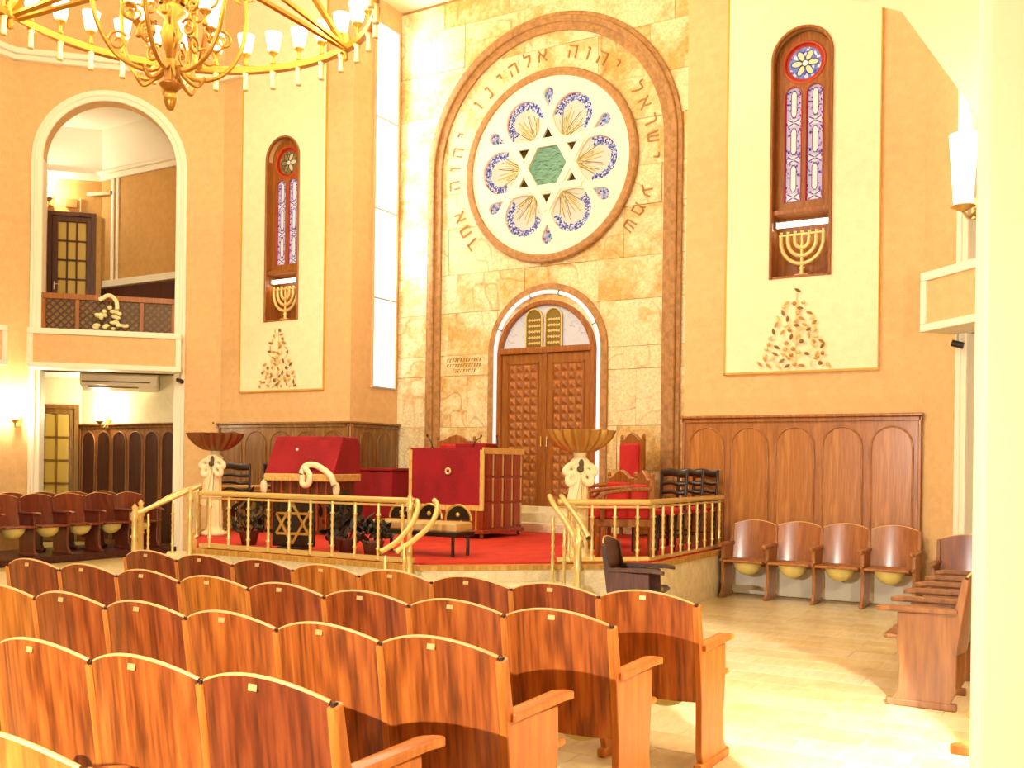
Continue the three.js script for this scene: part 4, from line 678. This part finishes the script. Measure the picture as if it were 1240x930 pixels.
// ================================================================ THEATRE SEATS  (sitter looks to local -z; back panel at z ~ 0)
const PITCH = 0.52;
function backPanel(w, y0, yTop, sag, bulge, tilt, th) {
  const nx = 12, ny = 4, pos = [], uv = [], idx = [], f = (u, v, k) => { const top = yTop - sag * 4 * u * u, y = y0 + (top - y0) * v, z = bulge * (1 - 4 * u * u) + (y - y0) * tilt - k * th; return [u * w, y, z]; };
  const grid = (k, flip) => { const o = pos.length / 3; for (let j = 0; j <= ny; j++) for (let i = 0; i <= nx; i++) { const p = f(i / nx - 0.5, j / ny, k); pos.push(...p); uv.push(p[0], p[1]); } for (let j = 0; j < ny; j++) for (let i = 0; i < nx; i++) { const a = o + j * (nx + 1) + i, b = a + 1, c = a + nx + 1, d = c + 1; flip ? idx.push(a, c, b, b, c, d) : idx.push(a, b, c, b, d, c); } };
  grid(0, false); grid(1, true);
  const edge = (list) => { for (let q = 0; q + 1 < list.length; q++) { const o = pos.length / 3; for (const [u, v] of [list[q], list[q + 1]]) for (const k of [0, 1]) { const p = f(u, v, k); pos.push(...p); uv.push(p[0], p[2]); } idx.push(o, o + 2, o + 1, o + 1, o + 2, o + 3); } };
  const A = []; for (let i = 0; i <= nx; i++) A.push([0.5 - i / nx, 1]); edge([...A].reverse().reverse().map(p => p)); const Bt = []; for (let i = 0; i <= nx; i++) Bt.push([i / nx - 0.5, 0]); edge(Bt.reverse()); edge([[-0.5, 1], [-0.5, 0]]); edge([[0.5, 0], [0.5, 1]]);
  const g = new THREE.BufferGeometry(); g.setAttribute('position', new THREE.Float32BufferAttribute(pos, 3)); g.setAttribute('uv', new THREE.Float32BufferAttribute(uv, 2)); g.setIndex(idx); g.computeVertexNormals(); return g;
}
const backG = backPanel(0.495, 0.35, 0.885, 0.05, 0.035, 0.13, 0.018);
const edgeG = (() => { const pts = []; for (let i = 0; i <= 14; i++) { const u = i / 14 - 0.5, y = 0.885 - 0.05 * 4 * u * u; pts.push([u * 0.493, y + 0.001, 0.035 * (1 - 4 * u * u) + (y - 0.35) * 0.13 - 0.009]); } const t = tube(pts, 0.0075, 28, 6); return t; })();
const shiftUV = (g, du, dv) => { const c = g.clone(), uv = c.attributes.uv; for (let i = 0; i < uv.count; i++) uv.setXY(i, uv.getX(i) + du, uv.getY(i) + dv); return c; };
const backGs = [0, 1, 2, 3, 4, 5].map(k => shiftUV(backG, k * 0.173, k * 0.29));
const stdG = (() => { const s = new THREE.Shape(); const pts = [[-0.04, 0], [-0.03, 0.05], [-0.005, 0.1], [0.0, 0.35], [0.035, 0.62], [0.065, 0.82], [0.035, 0.83], [0.0, 0.66], [-0.02, 0.605], [-0.34, 0.59], [-0.345, 0.45], [-0.325, 0.25], [-0.335, 0.1], [-0.37, 0.05], [-0.37, 0]]; pts.forEach((p, i) => i ? s.lineTo(p[0], p[1]) : s.moveTo(p[0], p[1])); const e = new THREE.ExtrudeGeometry(s, { depth: 0.026, bevelEnabled: true, bevelSize: 0.004, bevelThickness: 0.004, bevelSegments: 1 }); e.rotateY(-PI / 2); e.translate(0.013, 0, 0); e.applyMatrix4(new THREE.Matrix4().makeScale(1, 1, 1)); return boxUV(e); })();
// rotateY(-90deg) maps shape x to world z
const footG = boxUV(rbox(0.05, 0.05, 0.42, 0.012, 0, 0.025, -0.2)), nubG = boxUV(rbox(0.035, 0.03, 0.09, 0.012, 0, 0.44, -0.37));
const armG = (() => { const s = new THREE.Shape(); s.moveTo(-0.028, 0); s.lineTo(0.028, 0); s.lineTo(0.03, -0.38); s.quadraticCurveTo(0.03, -0.47, 0, -0.47); s.quadraticCurveTo(-0.03, -0.47, -0.03, -0.38); s.closePath(); const e = new THREE.ExtrudeGeometry(s, { depth: 0.02, bevelEnabled: true, bevelSize: 0.006, bevelThickness: 0.006, bevelSegments: 2, curveSegments: 6 }); e.rotateX(PI / 2); const p = e.attributes.position; e.translate(0, 0.63, 0); for (let i = 0; i < p.count; i++) p.setY(i, p.getY(i) + 0.02 * Math.sin((-p.getZ(i) / 0.47) * PI) - 0.01 * (-p.getZ(i) / 0.47)); const ix = e.index; e.computeVertexNormals(); return boxUV(e); })();
const panG = boxUV(rbox(0.46, 0.03, 0.4, 0.012, 0, 0.43, -0.24, 2)), dishG = (() => { const g = new THREE.SphereGeometry(1, 18, 8, 0, 2 * PI, PI / 2, PI / 2).scale(0.16, 0.155, 0.17); return T(g, 0, 0.416, -0.22); })();
const plateG = boxUV(rbox(0.034, 0.02, 0.004, 0.001)), notchG = boxUV(rbox(0.014, 0.035, 0.022, 0.003));
function makeSeat(name, woods, endW, k, ends, armrests = true, h = {}) {
  const g = new THREE.Group(); g.name = name;
  const b = M('backrest', backGs[k % 6], woods, g); M('edge_band', edgeG, edgeM, b);
  const pl = M('number_plate', plateG, brassM, g, 'small brass number plate'); pl.position.set(0, 0.855, 0.035 + 0.505 * 0.13 + 0.003); pl.rotation.x = -0.13;
  M('seat_pan', panG, h.pan || woods, g); M('spring_dish', dishG, yellowM, g, 'yellow dished underside of the seat');
  for (const s of ends) { const p = M('standard', stdG, endW, g); p.position.x = s * PITCH / 2; const f = M('foot', footG, endW, p); M('hinge_block', nubG, endW, p); const n = M('post_cap', notchG, notchM, p); n.position.set(0, 0.82, 0.052); if (armrests) { const a = M('armrest', armG, endW, g); a.position.x = s * PITCH / 2; } }
  return g;
}
function addSeat(name, woods, endW, k, ends, pos, ry, label, group, h) { const g = makeSeat(name, woods, endW, k, ends, true, h); g.name = numbered(name); scene.add(g); g.position.set(...pos); g.rotation.y = ry; tag(g, label, 'seat', group); return g; }
// prototypes: row seats share the geometries, each copy is one seat
const ORD = ['first', 'second', 'third', 'fourth', 'fifth', 'sixth', 'seventh', 'eighth'], rowNames = ['front row', 'second row', 'third row', 'fourth row', 'fifth row'];
const rowsZ = [4.64, 3.82, 2.98, 2.17, 1.42], rowsX = [-1.66, -1.73, -1.76, -1.81, -1.86], rowsN = [8, 8, 7, 5, 4];
rowsZ.forEach((Z, r) => {
  for (let i = 0; i < rowsN[r]; i++) {
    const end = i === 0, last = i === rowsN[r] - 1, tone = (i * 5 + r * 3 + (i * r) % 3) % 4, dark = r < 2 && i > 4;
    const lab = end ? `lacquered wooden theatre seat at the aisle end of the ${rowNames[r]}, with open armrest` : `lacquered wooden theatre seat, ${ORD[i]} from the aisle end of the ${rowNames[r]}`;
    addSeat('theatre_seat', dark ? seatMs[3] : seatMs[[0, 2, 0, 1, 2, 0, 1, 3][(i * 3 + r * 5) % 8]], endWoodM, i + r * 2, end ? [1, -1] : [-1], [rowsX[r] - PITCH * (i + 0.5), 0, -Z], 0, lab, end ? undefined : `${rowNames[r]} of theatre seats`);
  }
});
// seats against the right wainscot, facing the hall
for (let i = 0; i < 4; i++) addSeat('theatre_seat', wallSeatM, wainM, i, i === 3 ? [1, -1] : [1], [-3.47 + 0.52 * i, 0, -11.5], PI, `brown theatre seat against the right wainscot, ${ORD[i]} from the podium`, 'seats along the right wainscot', { pan: wainM });
// seats in the right aisle facing the podium sideways (towards -x)
for (let i = 0; i < 5; i++) addSeat('theatre_seat', darkSeatMs[i % 2], brownEndM, i, i === 0 ? [-1, 1] : [1], [-0.74, 0, -(6.98 + PITCH * i)], PI / 2, i === 0 ? 'theatre seat with broad brown end panel in the right aisle beside the column' : `theatre seat in the right aisle, ${ORD[i]} in the row behind the broad brown end panel`, i === 0 ? undefined : 'sideways seats in the right aisle', { pan: brownEndM });
addSeat('theatre_seat', darkSeatMs[1], brownEndM, 2, [1, -1], [-1.05, 0, -10.35], PI, 'dark red theatre seat in the corner by the right slanting wall', undefined, { pan: brownEndM });
addSeat('theatre_seat', seatMs[1], endWoodM, 1, [-1, 1], [0.08, 0, -3.72], PI / 2, 'theatre seat mostly hidden behind the near column, armrest showing');
// seats on the left, facing the hall
{
  const p = struct('trim_left_platform', 'low dark platform under the left seats'); M('deck', boxUV(rbx(-14.35, -12.95, 0, 0.1, -11.3, -7.2, 0.01)), wainDarkPM, p);
  for (let i = 0; i < 6; i++) addSeat('theatre_seat', darkSeatMs[i % 2], darkSeatMs[0], i + 1, i === 0 ? [-1, 1] : [-1], [-13.42, 0.1, -(7.95 + 0.54 * i)], -PI / 2, `dark theatre seat before the left arch, ${ORD[5 - i]} from the podium`, 'seats before the left arch', { pan: darkSeatMs[1] });
  for (let i = 0; i < 4; i++) addSeat('theatre_seat', darkSeatMs[(i + 1) % 2], darkSeatMs[0], i + 3, [-1], [-14.14, 0.1, -(9.1 + 0.54 * i)], -PI / 2, `dark theatre seat in the rear row under the left arch, ${ORD[3 - i]} from the dark wainscot`, 'rear seats under the left arch', { pan: darkSeatMs[1] });
}
addSeat('theatre_seat', umberM, umberM, 1, [-1, 1], [-3.62, 0, -7.95], -PI / 2 + 0.2, 'dark theatre seat on the floor beside the right podium steps', undefined, { pan: nearBlackWoodM });

// ================================================================ GALLERY DETAILS
{ // lattice rail in the left arch
  const g = thing('lattice_rail', 'brown wooden lattice rail in the left gallery arch', 'railing', [-12.53, 3.53, ZP], PI / 4);
  const x0 = -2.75, x1 = -0.73, H = 0.62;
  M('top_rail', boxUV(rbx(x0, x1, H - 0.09, H, -0.04, 0.04)), frameWoodM, g); M('bottom_rail', boxUV(rbx(x0, x1, 0, 0.05, -0.03, 0.03)), frameWoodM, g);
  const posts = [x0 + 0.03, x0 + 0.53, x0 + 1.5, x1 - 0.03]; for (const p of posts) M('post', boxUV(rbx(p - 0.035, p + 0.035, 0.05, H - 0.09, -0.03, 0.03)), frameWoodM, g);
  for (let k = 0; k + 1 < posts.length; k++) { const a = posts[k] + 0.035, b = posts[k + 1] - 0.035, y0 = 0.05, y1 = H - 0.09, h = y1 - y0; for (let x = a - h; x < b; x += 0.115) for (const s of [0, 1]) { let xa = x, xb = x + h, ya = y0, yb = y1; if (xa < a) { ya += a - xa; xa = a; } if (xb > b) { yb -= xb - b; xb = b; } if (xb - xa < 0.03) continue; if (s) { const t = ya; ya = y1 + y0 - ya; yb = y1 + y0 - yb; } M('lattice_slat', bar([xa, ya, s * 0.014], [xb, yb, s * 0.014], 0.024, 0.014), darkDoorM, g); } }
  M('backing', boxUV(bx(x0 + 0.02, x1 - 0.02, 0.05, H - 0.09, -0.028, -0.018)), std({ color: 0x9a8048, roughness: 0.8 }), g);
  const f = thing('flower_spray', 'spray of ivory flowers on the gallery lattice rail', 'flowers', [-12.53 - 1.72 * 0.7071 + 0.09, 3.55, ZP + 1.72 * 0.7071 + 0.09], PI / 4);
  for (let i = 0; i < 26; i++) { const y = 0.05 + 0.4 * rnd(), w = 0.3 * (1 - (y - 0.05) / 0.6), x = rr(-w, w); M('blossom', ell(rr(0.035, 0.06), rr(0.025, 0.04), 0.03, x, y, rr(0.0, 0.05), 8, 6), ivoryM, f); }
  M('ribbon', [tube([[-0.15, 0.5, 0.05], [0, 0.58, 0.06], [0.1, 0.5, 0.06], [0.12, 0.36, 0.06]], 0.035, 14, 6)], bowM, f); M('stems', [rod([0, 0.0, 0], [0.02, 0.5, 0.02], 0.01), rod([-0.1, 0.02, 0], [-0.2, 0.25, 0.02], 0.008)], std({ color: 0x6a6a34, roughness: 0.7 }), f);
}
{ // air conditioner under the gallery
  const p = off(bayOff(0), 1.68, -0.9); const g = thing('air_conditioner', 'cream ceiling-hung air conditioner under the left gallery', 'air conditioner', [p[0], 2.68, p[2]], PI / 4);
  const s = poly([[0.0, 0.02], [0.36, 0.1], [0.36, 0.24], [0.3, 0.28], [0, 0.28]]), e = new THREE.ExtrudeGeometry(s, { depth: 1.2, bevelEnabled: true, bevelSize: 0.015, bevelThickness: 0.015, bevelSegments: 2 }); e.rotateY(-PI / 2); e.translate(0.6, 0, -0.2);
  M('housing', boxUV(e), std({ color: 0xf4ead0, roughness: 0.4 }), g); M('louvre', boxUV(rbx(-0.58, 0.5, 0.13, 0.15, 0.165, 0.185, 0.004)), std({ color: 0x6a5a40, roughness: 0.5 }), g); M('louvre', boxUV(rbx(-0.5, 0.3, 0.045, 0.06, 0.04, 0.06, 0.004)), std({ color: 0x6a5a40, roughness: 0.5 }), g); M('hanger', [rod([-0.5, 0.28, 0], [-0.5, 0.312, 0], 0.01), rod([0.5, 0.28, 0], [0.5, 0.312, 0], 0.01)], greyM, g);
}
// wall lamps
function sconce(label, pos, ry, h, r0, r1, power) {
  const g = thing('wall_lamp', label, 'lamp', pos, ry), z = 0.17;
  M('back_plate', boxUV(rbox(0.1, 0.22, 0.03, 0.012, 0, -0.02, 0.02)), goldM, g); M('arm', tube([[0, -0.06, 0.03], [0, -0.12, 0.1], [0, -0.06, z]], 0.014, 14, 8), goldM, g);
  M('cup', T(lathe([[0.001, 0], [0.03, 0], [r0 * 0.9, 0.03], [r0 * 1.35, 0.05], [r0 * 1.2, 0.06], [0.001, 0.045]], 20), 0, -0.06, z), goldM, g);
  M('glass_shade', T(lathe([[0.001, 0], [r0, 0], [(r0 + r1) / 2, h / 2], [r1, h], [r1 * 0.92, h], [(r0 + r1) / 2 * 0.9, h / 2], [r0 * 0.8, 0.02], [0.001, 0.02]], 20), 0, 0.0, z), shadeM, g, 'glowing white glass shade');
  const l = new THREE.PointLight(WARM, power); l.position.set(0, h * 0.6, z); l.castShadow = true; l.shadow.radius = 4; g.add(l); return g;
}
{ const q = off([-12.53, 0, ZP], 3.07, 0.05); sconce('gilt wall lamp on the narrow pier at the far left', [q[0], 2.12, q[2]], PI / 4, 0.3, 0.06, 0.09, I_SCONCE); }
sconce('gilt wall lamp above the dark wainscot in the left passage', [-15.32, 2.2, ZP + 0.05], 0, 0.28, 0.06, 0.09, I_SCONCE);
{ const q = off(D1, 3.05, 0.0); sconce('gilt wall lamp left of the dark upper gallery door', [q[0], 6.16, q[2]], PI / 4, 0.26, 0.06, 0.09, I_SCONCE); }
sconce('tall white glass wall lamp above the right gallery parapet', [-1.66 + 0.82 * 0.7071, 4.2, ZP + 0.82 * 0.7071], -PI / 4, 0.72, 0.09, 0.14, I_SCONCE * 1.6);
// exit sign box and door closer over the upper door, small cameras
{ const q = off(D1, 2.75, 0.0); const g = thing('sign_box', 'small orange notice box above the upper gallery door', 'sign', [q[0], 6.02, q[2]], PI / 4); M('box', boxUV(rbox(0.2, 0.16, 0.05, 0.01, 0.05, 0.1, 0.03)), std({ color: 0xdc8a48, roughness: 0.5 }), g); M('bracket', boxUV(rbox(0.02, 0.24, 0.03, 0.004, 0.2, 0.08, 0.02)), ivoryM, g);
  const a = thing('wall_speaker', 'slim pale wall speaker bar above the upper gallery door', 'speaker', [-15.72 + 0.02, 6.25, ZP + 0.06], 0.25); M('body', boxUV(rbox(0.55, 0.07, 0.07, 0.02, 0.1, 0.06, 0.05)), std({ color: 0xd8c8a0, roughness: 0.4 }), a); M('end_cap', boxUV(rbox(0.04, 0.075, 0.075, 0.015, 0.37, 0.06, 0.05)), std({ color: 0x4a3020, roughness: 0.4 }), a); M('clip', boxUV(rbox(0.04, 0.04, 0.06, 0.005, 0, 0.06, 0)), greyM, a); }
for (const [x, y, z, lab] of [[-1.66 + 0.66 * 0.7071, 2.78, ZP + 0.66 * 0.7071, 'small dark security camera below the right gallery parapet'], [-12.53 - 0.64 * 0.7071, 2.78, ZP + 0.64 * 0.7071, 'small brown security camera below the left gallery parapet']]) { const g = thing('security_camera', lab, 'camera', [x + (x > -5 ? -0.06 : 0.06), y, z + 0.06]); M('mount', rod([0, 0.14, 0], [0, 0.05, 0], 0.01), greyM, g); M('body', (() => { const c = new THREE.CylinderGeometry(0.035, 0.035, 0.12, 12); c.rotateZ(PI / 2 - 0.3); return T(c, 0, 0.03, 0); })(), std({ color: 0x2a2018, roughness: 0.4 }), g); }

// ================================================================ CHANDELIER
{
  const chandM = std({ color: 0xc0923e, roughness: 0.3, metalness: 0.85 });
  const CX = -7.1, CZ = -6.0, RY = 5.72, R = 1.8;
  const g = thing('chandelier', 'large gilt ring chandelier with white glass lamps hanging over the seats', 'chandelier', [CX, RY, CZ]);
  const fwd = Math.atan2(-0.861, -0.508), ang = d => fwd + d * PI / 180;   // angle of the camera's forward direction in x,z
  const pt = (r, d, y) => [r * Math.cos(ang(d)), y, r * Math.sin(ang(d))];
  const ringS = (r, w, h, y) => { const s = hole(poly(circ(0, 0, r + w / 2, 96)), circ(0, 0, r - w / 2, 96)); const e = new THREE.ExtrudeGeometry(s, { depth: h, bevelEnabled: true, bevelSize: 0.008, bevelThickness: 0.008, bevelSegments: 1 }); e.rotateX(-PI / 2); return T(boxUV(e), 0, y, 0); };
  M('outer_ring', ringS(R, 0.05, 0.06, -0.08), chandM, g); M('inner_ring', ringS(0.62, 0.03, 0.04, 0.15), chandM, g); M('upper_ring', ringS(1.15, 0.035, 0.05, 0.62), chandM, g);
  const nodes = [48, 108, 168, 228, 288, 348];
  const lampP = lathe([[0.001, 0], [0.02, 0], [0.03, 0.02], [0.016, 0.04], [0.016, 0.09], [0.05, 0.12], [0.055, 0.135], [0.001, 0.13]], 12), shadeP = lathe([[0.001, 0], [0.045, 0.0], [0.062, 0.05], [0.078, 0.15], [0.088, 0.2], [0.08, 0.2], [0.055, 0.06], [0.04, 0.012], [0.001, 0.012]], 14), pendP = T(lathe([[0.001, 0], [0.03, 0], [0.026, 0.02], [0.024, 0.15], [0.034, 0.165], [0.034, 0.185], [0.001, 0.185]], 12), 0, -0.185, 0);
  function lamp(p, pend, light = true) {
    const c = M('lamp_cup', lampP, chandM, g); c.position.set(...p); const s = M('glass_shade', shadeP, shadeM, c, 'glowing white glass shade'); s.position.y = 0.13;
    if (pend) { const q = M('pendant_tube', pendP, goldPaintM, g); q.position.set(p[0], p[1] - 0.07, p[2]); }
    if (light) { const l = new THREE.PointLight(WARM, I_CHAND); l.position.set(p[0], p[1] + 0.24, p[2]); l.castShadow = true; l.shadow.radius = 3; g.add(l); }
  }
  for (let k = 0; k < 36; k++) lamp(pt(R, 48 + k * 10 - 2.5, -0.01), true);
  for (let k = 0; k < 12; k++) lamp(pt(1.15, k * 30 + 12, 0.68), false);
  for (let k = 0; k < 6; k++) lamp(pt(0.62, k * 60 + 20, -0.08), false);
  for (let k = 0; k < 6; k++) lamp(pt(0.36, k * 60 + 50, -0.42), false, false);
  for (let k = 0; k < 30; k++) { const d = k * 12 + 7, sc = [], r0 = 0.2 + 0.12 * (k % 3), y0 = -0.58 + 0.16 * (k % 4); for (let i = 0; i <= 20; i++) { const th = i / 20 * 2.8 * PI, r = 0.015 + 0.075 * i / 20; sc.push(pt(r0 + r * Math.cos(th), d, y0 + r * Math.sin(th))); } M('scroll', tube(sc, 0.013, 32, 6), chandM, g); }
  for (const d of nodes) {
    const a = pt(R, d, -0.04), b = pt(1.15, d, 0.64), c = pt(0.2, d, 1.15), e = pt(0.62, d + 4, 0.17);
    M('arm', [bar(a, b, 0.045, 0.05), bar(b, c, 0.04, 0.045)], chandM, g); M('arm', bar(pt(R, d, -0.05), e, 0.035, 0.045), chandM, g); M('arm', bar(pt(R - 0.02, d + 2, -0.06), pt(0.66, d + 26, 0.2), 0.03, 0.04), chandM, g);
    M('node_boss', [T(lathe([[0.001, -0.14], [0.03, -0.12], [0.02, -0.06], [0.05, -0.02], [0.05, 0.1], [0.025, 0.14], [0.001, 0.16]], 12), ...a)], chandM, g);
    // scroll at the inner ring
    const sc = []; for (let i = 0; i <= 30; i++) { const th = i / 30 * 3.4 * PI, r = 0.03 + 0.1 * i / 30; const q = 0.66 + r * Math.cos(th); sc.push(pt(q, d + 10, 0.1 + r * Math.sin(th))); } M('scroll', tube(sc, 0.016, 48, 6), chandM, g);
    const sc2 = []; for (let i = 0; i <= 24; i++) { const th = i / 24 * 3 * PI, r = 0.02 + 0.07 * i / 24; sc2.push(pt(0.32 + r * Math.cos(th), d + 30, 0.05 + r * Math.sin(th))); } M('scroll', tube(sc2, 0.014, 40, 6), chandM, g);
    const sc3 = []; for (let i = 0; i <= 24; i++) { const th = i / 24 * 3 * PI, r = 0.02 + 0.08 * i / 24; sc3.push(pt(0.4 + r * Math.cos(th), d, -0.2 + r * Math.sin(th))); } M('scroll', tube(sc3, 0.014, 40, 6), chandM, g);
    // basket ribs
    M('basket_rib', tube([pt(0.5, d + 12, 0.55), pt(0.62, d + 12, 0.2), pt(0.66, d + 12, -0.15), pt(0.6, d + 12, -0.5), pt(0.42, d + 12, -0.74), pt(0.18, d + 12, -0.8), pt(0.04, d + 12, -0.72)], 0.02, 40, 8), chandM, g);
    M('basket_rib', tube([pt(0.05, d + 40, -0.68), pt(0.12, d + 40, -0.82), pt(0.24, d + 40, -0.9), pt(0.3, d + 40, -0.82)], 0.018, 20, 6), chandM, g);
    M('acanthus_leaf', tube([pt(0.14, d, 0.5), pt(0.24, d, 0.3), pt(0.18, d, 0.05), pt(0.1, d, -0.15)], 0.028, 16, 6), chandM, g);
  }
  M('central_shaft', lathe([[0.001, -0.7], [0.03, -0.7], [0.05, -0.6], [0.1, -0.45], [0.05, -0.32], [0.13, -0.25], [0.06, -0.18], [0.12, 0.0], [0.14, 0.15], [0.07, 0.3], [0.12, 0.45], [0.16, 0.6], [0.06, 0.8], [0.2, 1.05], [0.22, 1.2], [0.05, 1.3], [0.03, 4.4], [0.12, 4.42], [0.12, 4.475], [0.001, 4.475]], 24), chandM, g);
  M('leaf_cup', lathe([[0.001, -0.95], [0.05, -0.95], [0.1, -0.9], [0.085, -0.88], [0.05, -0.86], [0.07, -0.72], [0.03, -0.66], [0.001, -0.66]], 18), std({ color: 0xb07c34, roughness: 0.35, metalness: 0.7 }), g);
  M('finial', lathe([[0.001, -1.12], [0.03, -1.11], [0.055, -1.05], [0.06, -1.0], [0.045, -0.95], [0.001, -0.94]], 16), chandM, g);
}
// ================================================================ LAMPS BEHIND THE CAMERA
{
  const g = thing('flood_lamp', 'flood lamp on a tripod behind the seats', 'lamp', [-2.7, 0, 1.5]);
  M('pole', rod([0, 0.4, 0], [0, 2.08, 0], 0.014), blackM, g); for (let k = 0; k < 3; k++) M('leg', rod([0, 0.7, 0], [0.4 * Math.cos(k * 2.1), 0, 0.4 * Math.sin(k * 2.1)], 0.01), blackM, g);
  M('housing', boxUV(rbox(0.26, 0.2, 0.1, 0.02, 0, 2.2, 0.07)), blackM, g); M('lamp_face', boxUV(rbox(0.22, 0.16, 0.01, 0.004, 0, 2.2, 0.012)), glowM(0xfff2dc, 4), g);
  const l = new THREE.SpotLight(0xfff6e6, I_A, 0, 1.0, 0.5, 2); l.position.set(0, 2.2, -0.03); l.castShadow = true; l.shadow.radius = 0.7; const t = new THREE.Object3D(); t.name = 'flood_aim'; t.position.set(-0.6, 0.5, -6); g.add(t); l.target = t; g.add(l);
}
{
  const g = thing('down_spot', 'small spot lamp fixed under the gallery behind the camera', 'lamp', [1.2, 2.99, -1.5]);
  M('can', T(lathe([[0.001, 0], [0.06, 0], [0.07, -0.16], [0.06, -0.16], [0.05, -0.02], [0.001, -0.02]], 16), 0, 0, 0), blackM, g); M('bulb', ell(0.035, 0.035, 0.035, 0, -0.1, 0), glowM(0xfff2dc, 4), g);
  const l = new THREE.SpotLight(0xfff6e6, I_B, 0, 0.236, 0.08, 2); l.position.set(0, -0.2, 0); l.castShadow = true; l.shadow.radius = 1; const t = new THREE.Object3D(); t.name = 'spot_aim'; t.position.set(-3.1, -2.99, -4.1); g.add(t); l.target = t; g.add(l);
}
{
  const g = thing('globe_lamp', 'white globe lamp under the gallery soffit beyond the column', 'lamp', [0.5, 2.99, -5.0]);
  M('rose', T(lathe([[0.001, 0], [0.06, 0], [0.05, -0.03], [0.012, -0.04], [0.012, -0.12], [0.001, -0.12]], 16), 0, 0, 0), goldM, g); M('globe', ell(0.11, 0.11, 0.11, 0, -0.22, 0, 18, 14), glowM(0xfff0d0, 3), g);
  const l = new THREE.PointLight(WARM, I_GLOBE); l.position.set(0, -0.22, 0); l.castShadow = true; l.shadow.radius = 5; g.add(l);
}
renderer.render(scene, camera);
